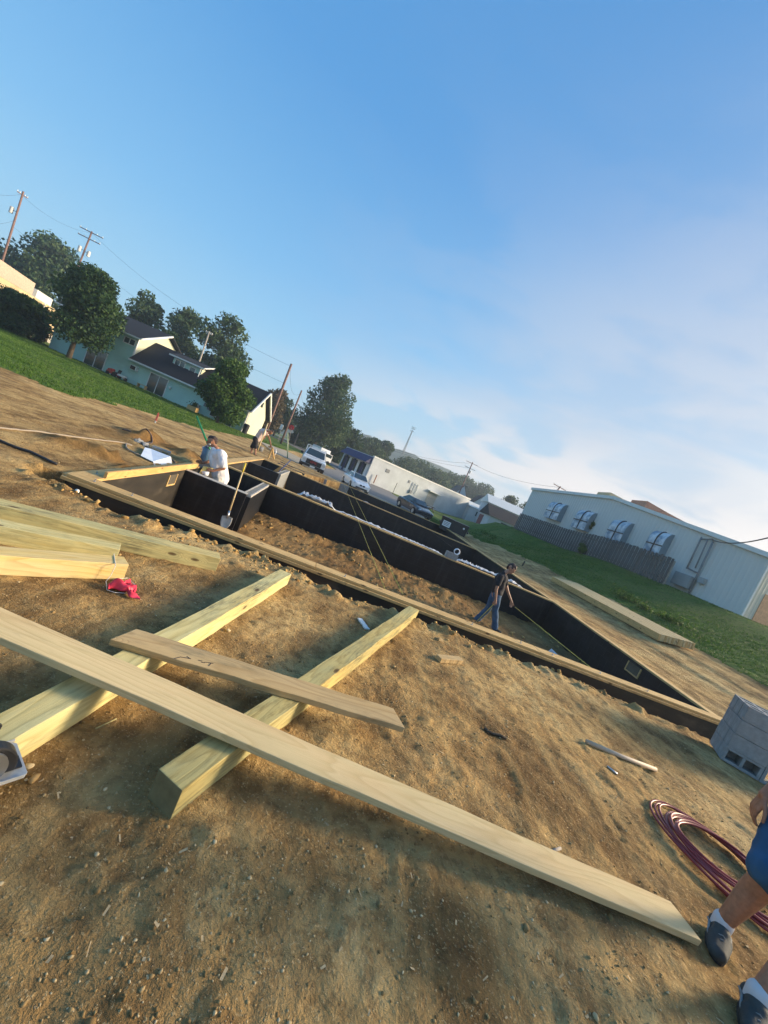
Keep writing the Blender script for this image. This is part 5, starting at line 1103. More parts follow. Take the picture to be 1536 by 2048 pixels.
# ------------------------------------------------------------------ beige building at the left
bb=thing('beige_building','flat-roofed beige building partly hidden by trees at the left edge','building',(-46,48,-.3))
def lb(par,o,name,mat,fn,**k):
    m=MB(); fn(m); m.v=[(v[0]-o[0],v[1]-o[1],v[2]-o[2]) for v in m.v]; return m.build(name,mat,par,**k)
bo=(-46,48,-.3)
a_=Y(-60,640,38); b_=Y(116,640,57.7); zt_=Y(112,608,57.7).z; dB_=Vector((b_.x-a_.x,b_.y-a_.y,0)); LB=dB_.length; bb.location=(a_.x,a_.y,-.3); bb.rotation_euler=(0,0,math.atan2(dB_.y,dB_.x))
def bbx(name,mat,x0,x1,y0,y1,z0,z1):
    m=MB(); m.box(x0,x1,y0,y1,z0,z1); return m.build(name,mat,bb)
bbx('wall',M['beige'],0,LB,0,12,-.5,zt_+.3-.9); bbx('parapet',M['trim'],LB*.55,LB*.80,-.05,12,zt_+.3-.899,zt_+.3+.1); bbx('upper_section',plain('pinkish_render',(.55,.42,.33),.85),0,LB*.5,-.04,12,zt_+.3-.898,zt_+.9)
bbx('door',M['bark'],LB*.86,LB*.93,-.06,-.004,.1,2.3); bbx('downpipe',M['trim'],LB*.70,LB*.71,-.12,-.004,.2,zt_-.6); bbx('base_course',M['concrete'],0,LB,-.05,-.003,-.5,1.3)
# ------------------------------------------------------------------ white building with blue awning
wA=Y(730,958,66); wB=Y(925,1032,86); zA=Hs(wA.x,wA.y); 
wb=thing('white_building','long low white building with a blue front awning behind the cars','building',(wA.x,wA.y,0)); dW=Vector((wB.x-wA.x,wB.y-wA.y,0)); LW=dW.length; wb.rotation_euler=(0,0,math.atan2(dW.y,dW.x))
hA=Y(746,913,66).z; hB=Y(942,1000,86).z
m=MB(); m.add([(0,0,-1),(LW,0,-1),(LW,0,hB),(0,0,hA),(0,9,-1),(LW,9,-1),(LW,9,hB),(0,9,hA)],[(0,1,2,3),(5,4,7,6),(4,0,3,7),(1,5,6,2),(3,2,6,7)]); m.build('wall',M['whitewall'],wb)
m=MB(); m.add([(-.1,-.12,hA-.02),(LW+.1,-.12,hB-.02),(LW+.1,-.12,hB+.22),(-.1,-.12,hA+.22),(-.1,.3,hA-.02),(LW+.1,.3,hB-.02),(LW+.1,.3,hB+.22),(-.1,.3,hA+.22)],[(0,1,2,3),(5,4,7,6),(4,0,3,7),(1,5,6,2),(3,2,6,7),(0,4,5,1)]); m.build('roof_edge',M['trim'],wb)
blue=plain('awning_blue',(.008,.014,.09),.6); m=MB()
m.add([(-.05,.2,hA-.1),(-.05,8.6,hA-.1),(-1.3,8.6,hA-1.35),(-1.3,.2,hA-1.35),(-.05,.2,hA-1.3),(-.05,8.6,hA-1.3)],[(0,1,2,3),(0,3,4),(1,5,2)]); m.build('awning',blue,wb)
for k in range(6):
    m=MB(); y0=.5+k*1.35; m.box(-.08,-.02,y0,y0+.62,-.2,hA-1.45); m.build('banner',M['white'] if k%2==0 else blue,wb)
    m=MB(); m.box(-.07,-.02,y0+.68,y0+1.25,.3,hA-1.6); m.build('shop_window',M['glass'],wb)
def onwall(name,mat,x0,x1,z0,z1,t_=.08): m=MB(); m.box(x0,x1,-t_,-.005,z0,z1); return m.build(name,mat,wb)
zz_=lambda x:0.0+.0*x
onwall('sign_plate',M['blockdark'],LW*.12,LW*.15,2.6,3.2); onwall('wall_box',M['blockdark'],LW*.33,LW*.345,2.5,3.0)
onwall('garage_door',M['concrete'],LW*.545,LW*.64,.2,2.6,.05); m=MB(); m.box(LW*.53,LW*.655,-.7,-.01,2.75,2.95); m.build('door_canopy',M['trim'],wb)
for x in (.375,.40,.425): m=MB(); m.tube([(LW*x,-.12,.9),(LW*x,-.12,3.0)],.07,6); m.build('conduit',M['trim'],wb)
m=MB(); m.box(LW*.37,LW*.385,-.3,-.01,.8,1.4); m.build('meter_box',M['blockdark'],wb)
for x in (.42,.55,.60): m=MB(); m.tube([(LW*x,3,hA-.6),(LW*x,3,hA+.5)],.35,8); m.build('roof_vent',M['trim'],wb)
m=MB(); m.tube([(LW*.06,-.4,-.1),(LW*.06,-.4,1.5)],.09,8); tag_=m.build('bollard',plain('bollard_rust',(.35,.12,.06),.7),wb)
m=MB(); m.tube([(0,0,0),(0,0,2.0)],.05,6); o=m.build('signpost',M['blackplastic']); p=Y(786,985,64); o.location=(p.x,p.y,gz(p.x,p.y)); tag(o,'thin dark post standing before the long white wall','post')
# group of parked motorbikes / tables shown as a small dark cluster beside the garage door
pt=Y(860,1012,60); t_=thing('picnic_table','small dark picnic table on the grass before the white building','table',(pt.x,pt.y,gz(pt.x,pt.y)),.6); m=MB(); m.box(-.9,.9,-.4,.4,.7,.76); m.build('table_top',M['bark'],t_)
for y in (-.7,.7): m=MB(); m.box(-.9,.9,y-.13,y+.13,.42,.47); m.build('bench',M['bark'],t_)
for x in (-.6,.6): m=MB(); m.bar((x,-.7,0),(x,.2,.7),.09); m.bar((x,.7,0),(x,-.2,.7),.09); m.build('leg_frame',M['bark'],t_)
# houses behind and beside
def house(label,px0,px1,pbase,peave,ppeak,d,wallm,roofm,name='house',depth=7,gable=True,group=None):
    a=Y(px0[0],px0[1],d); b=Y(px1[0],px1[1],d); zb=a.z; ze=Y(*peave,d).z; zp=Y(*ppeak,d).z; L=b.x-a.x; h=thing(name,label,'house',(a.x,d,zb),0,group)
    m=MB(); m.box(0,L,0,depth,-1.5,ze-zb); m.build('wall',M[wallm],h)
    if gable:
        m=MB(); m.add([(0,0,ze-zb),(L,0,ze-zb),(L/2,0,zp-zb),(0,depth,ze-zb),(L,depth,ze-zb),(L/2,depth,zp-zb)],[(0,1,2),(4,3,5)]); m.build('gable',M[wallm],h)
        m=MB(); e_=.25
        for s1 in (0,1):
            x0=-e_ if s1==0 else L+e_; zlo=ze-zb-.15; m.add([(x0,-e_,zlo),(L/2,-e_,zp-zb),(L/2,depth+e_,zp-zb),(x0,depth+e_,zlo),(x0,-e_,zlo+.15),(L/2,-e_,zp-zb+.15),(L/2,depth+e_,zp-zb+.15),(x0,depth+e_,zlo+.15)],[(0,1,2,3),(7,6,5,4),(0,4,5,1),(3,2,6,7),(0,3,7,4)])
        m.build('roof',M[roofm],h)
    else:
        m=MB(); e_=.3; m.add([(-e_,-e_,ze-zb),(L+e_,-e_,ze-zb),(L+e_,depth/2,zp-zb),(-e_,depth/2,zp-zb),(L+e_,depth+e_,ze-zb),(-e_,depth+e_,ze-zb)],[(0,1,2,3),(3,2,4,5),(0,3,5),(1,4,2)]); m.build('roof',M[roofm],h)
    m=MB(); m.box(L*.4,L*.6,-.06,-.01,(ze-zb)*.45,(ze-zb)*.8); m.build('window',M['glass'],h)
    return h
M['roof_red']=plain('brown_roof',(.13,.08,.075),.9,.2,3); M['paleblue']=plain('pale_blue_wall',(.42,.50,.56),.8,.08,1)
house('pale blue gabled house behind the right half of the white building',(900,1005),(925,1015),None,(900,984),(914,965),118,'paleblue','roof_red',depth=16)
house('small blue-grey house right of the crossarm pole',(938,1022),(965,1034),None,(938,1003),(955,987),112,'paleblue','roof')
house('small white house with dark windows at the right end of the white building',(930,1036),(966,1052),None,(936,1010),(950,1005),84,'whitewall','trim',gable=False)
house('white block building with a tan side near the metal building',(963,1040),(1050,1070),None,(968,1000),(1000,995),78,'whitewall','trim',gable=False,name='block_building')
house('low garage with dark roof beside the fence end',(972,1050),(1030,1074),None,(974,1028),(996,1012),62,'whitewall','roof',gable=False,name='garage')
m=MB(); a=Y(958,1050,66); m.box(0,3.2,0,3,-1,1.9); o=m.build('shed',plain('maroon_shed',(.16,.03,.04),.7)); o.location=(a.x,66,a.z); tag(o,'small maroon shed between the white house and the garage','shed')
# ------------------------------------------------------------------ metal building and fence on the bank
def fl_x(y,off=0): return 17.63-(y-23)*.258+off
mA=Vector((19.75,20.7,0)); mB=Vector((14.05,42.8,0)); zb=2.35
mt=thing('metal_building','long pale ribbed-metal building with arched window covers on top of the bank','building',(mA.x,mA.y,zb)); dM=mB-mA; LM=dM.length; dMn=dM.normalized(); mt.rotation_euler=(0,0,math.atan2(dM.y,dM.x))
def mloc(px_,py_,off=0.0):
    """pixel -> (along, height) on the long wall"""
    n=Vector((dMn.y,-dMn.x,0)); r=ray(px_,py_); t_=(mA-CAM).dot(n)/r.dot(n); p=CAM+r*t_; q_=p-mA; return q_.dot(dMn),p.z-zb
e0=mloc(1534,1114); e1=mloc(1228,999); e2=mloc(1065,980); print('METAL',e0,e1,e2,LM)
W_=16
top=[(0,e0[1]),(e1[0],e1[1]),(e2[0],e2[1])]
m=MB(); m.add([(0,0,-.6),(e2[0],0,-.6),(e2[0],0,e2[1]),(e1[0],0,e1[1]),(0,0,e0[1])],[(0,1,2,3,4)]); m.build('long_wall',M['metalwall'],mt)
me_=MB(); me_.at(Matrix.Rotation(-math.pi/2,4,'Z')); me_.add([(0,0,-.6),(W_,0,-.6),(W_,0,e0[1]),(0,0,e0[1])],[(0,1,2,3)]); me_.m=Matrix.Identity(4)
m=MB(); m.add([(0,0,-.6),(0,0,e0[1]),(W_,0,e0[1]),(W_,0,-.6)],[(0,1,2,3)]); o=m.build('end_wall',M['metalend'],mt); o.rotation_euler=(0,0,-math.pi/2)
m=MB(); m.box(0,.1,-W_,0,-.6,e0[1]); 
def strip(p0,p1,z0,z1,mat,name,y0=.0,y1=.2):
    m=MB(); m.add([(p0[0],y0,p0[1]+z0),(p1[0],y0,p1[1]+z0),(p1[0],y0,p1[1]+z1),(p0[0],y0,p0[1]+z1),(p0[0],y1,p0[1]+z0),(p1[0],y1,p1[1]+z0),(p1[0],y1,p1[1]+z1),(p0[0],y1,p0[1]+z1)],[(0,1,2,3),(5,4,7,6),(4,0,3,7),(1,5,6,2),(3,2,6,7),(0,4,5,1)]); return m.build(name,mat,mt)
strip((-.2,e0[1]-.05),e1,-.02,.24,M['trim'],'eave_trim',.003,.16); strip(e1,(e2[0]+.1,e2[1]),-.02,.24,M['trim'],'eave_trim',.003,.16)
m=MB(); m.add([(-.2,.0,e0[1]+.2),(e1[0],.0,e1[1]+.25),(e2[0],.0,e2[1]+.25),(e2[0],-W_,e2[1]+.4),(e1[0],-W_,e1[1]+.4),(-.2,-W_,e0[1]+.35)],[(0,5,4,1),(1,4,3,2)]); m.build('roof',M['metalwall'],mt)
M['coverside']=plain('cover_side',(.20,.26,.30),.4,.1,3)
gm_=NT('clear_cover'); gm_.col(gm_.ramp(gm_.noise(gm_.coord(),2.2,4),[(.38,(.20,.28,.38)),(.62,(.62,.68,.74))])); gm_.rough(.22,.7)
for (tl,tr,br,bl) in [((1108,1006),(1137,1011),(1123,1040),(1098,1032)),((1166,1021),(1194,1028),(1180,1060),(1153,1052)),((1237,1041),(1268,1049),(1251,1086),(1220,1075)),((1318,1063),(1348,1072),(1329,1112),(1297,1101))]:
    c=[mloc(*q_) for q_ in (tl,tr,br,bl)]; x0=(c[1][0]+c[2][0])/2; x1=(c[0][0]+c[3][0])/2; z0=(c[2][1]+c[3][1])/2-.25; z1=(c[0][1]+c[1][1])/2+.05; dp=.55
    # quarter-round cover standing off the wall
    prf=[(0,z0),(dp,z0)]+[(dp*math.cos(a),z1-.75+.75*math.sin(a)) for a in [i*math.pi/2/8 for i in range(9)]]
    n=len(prf); m=MB(); m.add([(x0,y,z) for y,z in prf]+[(x1,y,z) for y,z in prf],[tuple(range(n)),tuple(range(2*n-1,n-1,-1))]+[(i,n+i,n+(i+1)%n,(i+1)%n) for i in range(n)]); wn_=m.build('arched_window_cover',gm_.mat,mt,smooth=False)
    xm=(x0+x1)/2
    for xx in (x0-.012,x1+.012):
        m=MB(); m.add([(xx,y*1.01,z) for y,z in prf],[tuple(range(n))]); sp__=m.build('side_panel',M['coverside'],wn_); md=sp__.modifiers.new('s','SOLIDIFY'); md.thickness=.02
    m=MB(); P_=[(xm,y+.012,z+.012) for y,z in prf[1:]]
    for a,b in zip(P_[:-1],P_[1:]): m.bar(a,b,.10,.05,up=(1,0,0))
    m.build('middle_rib',M['blackplastic'],wn_)
    m=MB(); zc=z0+(z1-z0)*.42; m.box(x0,x1,dp-.01,dp+.03,zc-.04,zc+.04); m.build('cross_rib',M['blackplastic'],wn_)
# conduits, meter box, service mast
def wtube(name,pts,r,mat=None): 
    m=MB(); m.tube([(mloc(*q_)[0],.16,mloc(*q_)[1]) for q_ in pts],r,8); return m.build(name,mat or M['blockdark'],mt,smooth=True)
wtube('conduit',[(1407,1076),(1377,1139)],.05); wtube('conduit',[(1430,1085),(1404,1140),(1379,1192)],.055); wtube('conduit',[(1420,1079),(1394,1138)],.04); wtube('conduit',[(1405,1080),(1430,1080)],.045); wtube('conduit',[(1377,1137),(1398,1147)],.045)
def wbox(name,pa_,pb_,dp,mat):
    a=mloc(*pa_); b=mloc(*pb_); m=MB(); m.box(min(a[0],b[0]),max(a[0],b[0]),.004,dp,min(a[1],b[1]),max(a[1],b[1])); return m.build(name,mat,mt,bevel=.02)
def cbox(name,c,w,h,dp,mat):
    a=mloc(*c); m=MB(); m.box(a[0]-w/2,a[0]+w/2,.004,dp,a[1]-h/2,a[1]+h/2); return m.build(name,mat,mt,bevel=.02)
M['cab']=plain('cabinet_grey',(.30,.33,.34),.5,.1,3); cbox('electric_cabinet',(1371,1163),1.05,.80,.45,M['cab']); cbox('meter_box',(1407,1163),.34,.36,.25,M['cab'])
# tan boarded doorway on the end wall
m=MB(); m.box(.9,2.4,.0,.06,-.25,1.75); o=m.build('tan_panel',plain('tan_panel',(.62,.33,.17),.7),mt); o.rotation_euler=(0,0,-math.pi/2); o.location=(-.03,0,0)
m=MB(); m.box(.02,.14,-.05,.05,-.5,e0[1]); o=m.build('corner_trim',M['trim'],mt); o.rotation_euler=(0,0,-math.pi/2); 
# fence
fA=Vector((17.45,23.7,0)); fB=Vector((13.2,40.2,0)); fn=thing('board_fence','weathered grey vertical-board fence along the foot of the metal building','fence',(fA.x,fA.y,2.42),math.atan2((fB-fA).y,(fB-fA).x)); LF=(fB-fA).length; dF=(fB-fA).normalized()
m=MB(); x=0; i=0
while x<LF:
    h=1.72+random.uniform(-.035,.035); z0=Hs(*(fA+dF*x).xy)-2.42-.05; off=.045 if i%2 else 0.0
    m.box(x,x+.138,off,off+.022,z0,z0+h+.05); x+=.148; i+=1
m.build('board_panel',M['fence'],fn)
k=0
while k*2.4<LF: 
    m=MB(); z0=Hs(*(fA+dF*(k*2.4)).xy)-2.42; m.box(k*2.4-.05,k*2.4+.05,-.13,-.03,z0-.1,z0+1.6); m.build('post',M['polegrey'],fn); k+=1
for hz in (.35,1.35):
    m=MB(); z0=Hs(*fA.xy)-2.42; z1=Hs(*fB.xy)-2.42; m.bar((0,-.02,z0+hz),(LF,-.02,z1+hz),.035,.09); m.build('rail',M['polegrey'],fn)
# brick shop with parapets behind
bk=thing('brick_building','brick building with stepped parapets behind the metal building roof','building',(30,40,2)); 
def bq(pts,name,mat,d,dep=3):
    P=[Y(a,b,d) for a,b in pts]; P=[(p.x,p.z) for p in P]; P=[P[0],*P[1:]]; lo=2.5; poly=P+[(P[-1][0],lo),(P[0][0],lo)]; m=MB(); m.prof(poly[::-1],d,d+dep); m.v=[(v[0]-30,v[1]-40,v[2]-2) for v in m.v]; m.build(name,mat,bk)
bq([(1222,985),(1254,1002),(1300,1026)],'parapet_wall',M['beige'],47); bq([(1295,1002),(1340,1028),(1378,1048)],'brick_parapet',M['brick'],46)
bq([(1250,1000),(1300,1018),(1400,1056)],'rear_wall',M['roof'],50)
# ------------------------------------------------------------------ vehicles
def carwheel(par,x,y,r,w=.22):
    m=MB(); m.tube([(x-w/2,y,r),(x+w/2,y,r)],r,20); t_=m.build('wheel',M['rubber'],par); m=MB(); m.tube([(x-w/2-.01,y,r),(x+w/2+.01,y,r)],r*.6,14); m.build('rim',M['steel'],t_)
def loft(secs,name,mat,par,bev=.05):
    """secs: list of (y,[(x,z)...]) right half profiles, mirrored"""
    vs=[];n=None
    for y,p in secs:
        full=[(x,z) for x,z in p]+[(-x,z) for x,z in p[::-1]]; n=len(full); vs+=[(x,y,z) for x,z in full]
    fs=[tuple(range(n)),tuple(range(len(vs)-1,len(vs)-1-n,-1))]
    for i in range(len(secs)-1):
        for k in range(n): fs.append((i*n+k,(i+1)*n+k,(i+1)*n+(k+1)%n,i*n+(k+1)%n))
    m=MB(); m.add(vs,fs); return m.build(name,mat,par,bevel=bev)
def carpaint(name,c): t=NT(name); t.col(c); t.rough(.25,.6); t.b.inputs['Coat Weight'].default_value=.6; return t.mat
wp=carpaint('car_white',(.74,.76,.78)); dp_=carpaint('car_dark',(.012,.018,.035))
lampm=plain('headlight',(.55,.58,.60),.15,.1,20)
def pickup(label,loc,rz):
    t_=thing('pickup_truck',label,'pickup',loc,rz)    # front towards -y
    w=.98
    loft([(-2.75,[(w-.05,.45),(w-.02,1.02),(w-.16,1.10)]),(-2.2,[(w,.45),(w,1.08),(w-.08,1.18)]),(-1.15,[(w,.45),(w,1.14),(w-.05,1.24)]),(1.0,[(w,.45),(w,1.14),(w-.05,1.22)]),(1.05,[(w,.45),(w,1.14),(w-.04,1.18)]),(2.8,[(w,.50),(w,1.14),(w-.04,1.18)])],'body',wp,t_,.04)
    cab=loft([(-1.2,[(w-.06,1.2),(w-.10,1.24)]),(-.45,[(w-.08,1.2),(w-.26,1.86)]),(.75,[(w-.08,1.2),(w-.24,1.88)]),(.98,[(w-.07,1.2),(w-.18,1.5)])],'cab',wp,t_,.03)
    m=MB(); m.add([(-.80,-1.13,1.28),(.80,-1.13,1.28),(.68,-.54,1.80),(-.68,-.54,1.80)],[(0,1,2,3)]); g_=m.build('windshield',M['glass'],t_); g_.location=(0,-.035,.025)
    for s_ in (-1,1):
        m=MB(); m.add([(s_*.935,-.85,1.28),(s_*.935,.7,1.28),(s_*.775,.62,1.78),(s_*.765,-.42,1.78)],[(0,1,2,3)]); g_=m.build('side_window',M['glass'],t_); g_.location=(s_*.02,0,0)
        m=MB(); m.ell((s_*1.12,-1.0,1.27),.13,.06,.10); m.build('mirror',M['blackplastic'],t_,smooth=True); m=MB(); m.box(s_*.82-.13,s_*.82+.13,-2.80,-2.765,.80,1.0); m.build('headlight',lampm,t_)
        for y in (-1.85,1.85): carwheel(t_,s_*.88,y,.37,.24)
    m=MB(); m.box(-.62,.62,-2.79,-2.765,.64,1.0); gr_=m.build('grille',M['blackplastic'],t_); m=MB(); m.box(-.98,.98,-2.88,-2.74,.42,.62); m.build('bumper',M['blackplastic'],t_,bevel=.02)
    cu=bpy.data.curves.new('emblem','FONT'); cu.body='GMC'; cu.size=.26; cu.extrude=.01; cu.align_x='CENTER'; cu.align_y='CENTER'; to=bpy.data.objects.new('tmp',cu); COL.objects.link(to); dg=bpy.context.evaluated_depsgraph_get(); em=bpy.data.meshes.new_from_object(to.evaluated_get(dg)); bpy.data.objects.remove(to); eo=bpy.data.objects.new('emblem',em); COL.objects.link(eo); em.materials.clear(); em.materials.append(plain('emblem_red',(.55,.02,.02),.4)); eo.parent=gr_; eo.location=(0,-2.80,.84); eo.rotation_euler=(math.pi/2,0,0)
    m=MB(); m.box(-.7,.7,-.1,.25,1.90,1.95); m.build('roof_lamp_bar',wp,t_)
    m=MB()
    for s_ in (-.85,.85): m.bar((s_,1.2,1.1),(s_,1.2,2.05),.05); m.bar((s_,2.7,1.1),(s_,2.7,2.05),.05); m.bar((s_,1.2,2.03),(s_,2.7,2.03),.05)
    m.bar((-.85,1.2,2.03),(.85,1.2,2.03),.05); m.build('ladder_rack',wp,t_)
    m=MB(); m.box(-.2,.2,-2.895,-2.882,.45,.58); m.build('number_plate',M['trim'],t_)
    return t_
def sedan(label,loc,rz,paint,front=True,hb=False):
    t_=thing('parked_car',label,'car',loc,rz); w=.88
    loft([(-2.25,[(w-.22,.28),(w-.15,.62),(w-.30,.68)]),(-1.9,[(w-.06,.24),(w-.02,.70),(w-.16,.80)]),(-1.0,[(w,.24),(w,.84),(w-.10,.96)]),(.9,[(w,.24),(w,.90),(w-.10,1.0)]),(1.9,[(w-.03,.28),(w-.02,.88),(w-.12,.99)]),(2.25,[(w-.14,.34),(w-.12,.80),(w-.22,.90)])],'body',paint,t_,.07)
    loft([(-1.15,[(w-.12,.93),(w-.18,.96)]),(-.35,[(w-.13,.93),(w-.30,1.40)]),(.75,[(w-.13,.93),(w-.28,1.42)]),(1.65,[(w-.14,.93),(w-.22,1.02)])],'cabin',paint,t_,.05)
    m=MB(); m.add([(-.66,-1.08,1.0),(.66,-1.08,1.0),(.55,-.40,1.37),(-.55,-.40,1.37)],[(0,1,2,3)]); g_=m.build('windshield',M['glass'],t_); g_.location=(0,-.04,.03)
    for s_ in (-1,1):
        m=MB(); m.add([(s_*.765,-.85,1.0),(s_*.765,1.25,1.0),(s_*.63,.75,1.34),(s_*.61,-.30,1.34)],[(0,1,2,3)]); g_=m.build('side_window',M['glass'],t_); g_.location=(s_*.02,0,0)
        m=MB(); m.ell((s_*.98,-.75,1.02),.10,.06,.07); m.build('mirror',paint,t_,smooth=True)
        m=MB(); m.ell((s_*.66,-2.12,.66),.17,.10,.075); m.build('headlight',lampm,t_,smooth=True)
        for y in (-1.4,1.35): carwheel(t_,s_*.80,y,.32,.2)
        m=MB(); m.ell((s_*.14,-2.25,.60),.12,.05,.07); m.build('grille_opening',M['blackplastic'],t_,smooth=True)
    m=MB(); m.box(-.55,.55,-2.27,-2.2,.30,.42); m.build('lower_intake',M['blackplastic'],t_)
    return t_
pT=Y(614,930,31.6); pickup('white pickup truck with black grille facing the foundation',(pT.x+.1,32.6,-.42),math.radians(15))
cW=Y(707,975,34.4); sedan('white sedan parked facing the foundation left of the blue awning building',(cW.x,34.6,-.42),math.radians(22),wp)
cD=Y(829,1021,34.0); sedan('dark blue sedan parked beyond the foundation, seen from its front left',(cD.x-.1,34.4,-.34),math.radians(27),dp_)
# white box truck and a utility vehicle far behind
pb=Y(650,897,62); bt=thing('box_truck','small white box truck on the far road behind the pickup','truck',(pb.x,62,gz(pb.x,62)),math.radians(38)); bt.scale=(.78,.78,.78)
m=MB(); m.box(-1.15,1.15,-.8,3.6,.7,2.75); m.build('cargo_box',M['white'],bt,bevel=.04); m=MB(); m.prof([(-1,.5),(1,.5),(1,1.5),(.85,2.1),(-.85,2.1),(-1,1.5)],-2.7,-.85); m.build('cab',M['white'],bt,bevel=.08); m=MB(); m.box(-.8,.8,-2.72,-2.705,1.35,2.0); m.build('windshield',M['glass'],bt); m=MB(); m.box(1.155,1.17,.3,2.6,1.4,2.1); m.build('side_sign',plain('sign_grey',(.35,.42,.45),.6),bt)
for s_ in (-1,1):
    for y in (-1.9,2.3): carwheel(bt,s_*.95,y,.42,.25)
# dumpster
dd_=Y(905,1062,27.5); dz=gz(dd_.x-.3,27.6); db=thing('dumpster','black steel dumpster with a white label at the back corner of the foundation','dumpster',(dd_.x+.05,27.9,dz-.10),math.radians(-14))
m=MB(); m.prof([(-.95,.12),(.95,.12),(1.02,1.02),(-1.02,1.02)],-.55,.6); m.build('bin_body',M['blackplastic'],db,bevel=.02)
for s_ in (-1,1): m=MB(); m.box(s_*.52-.48,s_*.52+.48,-.6,.66,1.03,1.08); m.build('lid',M['blackplastic'],db,bevel=.01); m=MB(); m.box(s_*1.07-.05,s_*1.07+.05,-.35,.35,.55,.68); m.build('lift_pocket',M['blackplastic'],db)
m=MB(); m.bar((-1.03,-.58,1.02),(1.03,-.58,1.02),.07); m.build('rim_bar',M['blackplastic'],db)
m=MB(); m.box(-.82,-.25,-.575,-.556,.42,.82); lb_=m.build('label_panel',M['white'],db)
for k in range(3): m=MB(); m.box(-.76,-.32,-.580,-.576,.50+.10*k,.545+.10*k); m.build('label_line',M['blockdark'],lb_)
m=MB(); m.ell((.72,-.57,.80),.07,.02,.07); m.build('round_sticker',M['white'],db)
# ------------------------------------------------------------------ utility poles, wires, tower, signs
poles={}
def pole(key,label,tp,bp,d,r=.15,mat='polewood',arms=(),tr=(),name='utility_pole',down=0):
    t_=Y(*tp,d); b=Y(*bp,d); dr=(t_-b); gz0=Hs(b.x,b.y)
    if down or b.z>gz0: b=b-dr*((b.z-gz0+.3)/dr.z)
    o=thing(name,label,'utility pole',b); m=MB(); m.tube([(0,0,0),t_-b],[r*1.15,r*.8],10); m.build('pole',M[mat],o,smooth=True); ax=(t_-b).normalized()
    for (f,L,yaw) in arms:
        c=(t_-b)-ax*f; a=Vector((math.cos(yaw),math.sin(yaw),0))*L/2; m=MB(); m.bar(c-a,c+a,.10,.12); am=m.build('crossarm',M[mat],o)
        for k in (-1,-.5,.5,1): m=MB(); m.tube([c+a*k*.95+Vector((0,0,.04)),c+a*k*.95+Vector((0,0,.26))],.05,6); m.build('insulator',M['trim'],am)
    for (f,dx,dy) in tr:
        c=(t_-b)-ax*f+Vector((dx,dy,0)); m=MB(); m.tube([c,c+Vector((0,0,.85)),c+Vector((0,0,.92))],[.25,.25,.14],14); tn=m.build('transformer',M['transformer'],o,smooth=False); m=MB(); m.bar(c+Vector((0,0,.5)),c-Vector((dx*.8,dy*.8,-.5)),.06); m.build('bracket',M['blackplastic'],tn)
    poles[key]=t_; return o
pole('a','tall reddish utility pole with one grey transformer at the left edge',(47,383),(3,527),58,arms=[(.5,1.2,1.1)],tr=[(3.6,-.7,-.2)])
pole('b','utility pole with two crossarms and two transformers behind the big dark tree',(184,463),(152,545),66,arms=[(.2,3.6,.25),(1.3,3.4,.25)],tr=[(3.9,-.6,-.3),(4.0,.55,.3)])
pole('c','tall dark leaning utility pole right of the teal house',(583,728),(536,853),50,r=.17,arms=[])
pole('d','reddish utility pole beside the road behind the bending man',(603.5,781),(560.7,888.6),62,r=.15)
pole('e','thin pale utility pole left of the big airy tree',(619.3,815.5),(588.8,887.4),92,r=.14,mat='polegrey')
pole('f','short grey pole rising behind the teal house roof',(419,663),(399,722),56,r=.13,mat='polegrey',arms=[(.3,.9,.3)])
pole('g','distant utility pole with two crossarms behind the white building',(945.6,924.6),(918.3,985.8),118,r=.2,arms=[(.4,4.2,.2),(2.0,3.6,.2)],tr=[(3.5,.5,0)])
pole('h','small crossarm pole top behind the metal building roof',(1121,973),(1112,984),75,r=.16,arms=[(.2,3.8,.5)])
pole('i','far roadside pole with a white street lamp head',(667,850),(650,886),98,r=.16,mat='polegrey',arms=[],name='lamp_pole')
lp=Y(663,866,97.5); m=MB(); m.ell((0,0,0),1.1,.5,.35); o=m.build('lamp_head',M['trim'],[o_ for o_ in COL.objects if o_.name=='lamp_pole'][0],smooth=True); o.location=lp-[o_ for o_ in COL.objects if o_.name=='lamp_pole'][0].location
def wire(label,a,b,sag,r=.013):
    a=Vector(a);b=Vector(b); P=[a.lerp(b,i/24)-Vector((0,0,sag*4*(i/24)*(1-i/24))) for i in range(25)]; m=MB(); m.tube(P,r,5); tag(m.build('wire',M['wire'],smooth=True),label,'wire')
dn=Vector((0,0,-1))
wire('upper wire from the transformer pole to the two-crossarm pole',poles['a']+dn*.6,poles['b']+dn*.3,.9); wire('lower wire from the transformer pole to the two-crossarm pole',poles['a']+dn*5.2,poles['b']+dn*4.6,1.0)
wire('upper wire from the two-crossarm pole down to the tall leaning pole',poles['b']+dn*.2,poles['c']+dn*.3,1.6); wire('lower wire from the two-crossarm pole down to the tall leaning pole',poles['b']+dn*4.2,poles['c']+dn*2.6,1.4)
wire('upper wire between the tall leaning pole and the reddish pole',poles['c']+dn*.2,poles['d']+dn*.5,1.6); wire('middle wire between the tall leaning pole and the reddish pole',poles['c']+dn*3.0,poles['d']+dn*1.3,.8); wire('lowest wire between the tall leaning pole and the reddish pole',poles['c']+dn*4.2,poles['d']+dn*1.8,.7)
wire('wire from the reddish pole to the thin pale pole',poles['d']+dn*.3,poles['e']+dn*.2,.8)
wire('wire leaving the left edge above the transformer pole',poles['a']+dn*.4,Y(-60,372,50),.6); wire('drop wire from the transformer pole off the left edge',poles['a']+dn*4.4,Y(-60,430,50),.8)
wire('thick service cable from the metal building off the right edge',mt.matrix_world@Vector((0,0,0))*0+Vector((mA+dMn*mloc(1425,1080)[0])[:2]+(mloc(1425,1080)[1]+zb,)),Y(1640,1040,14),.5,.03)
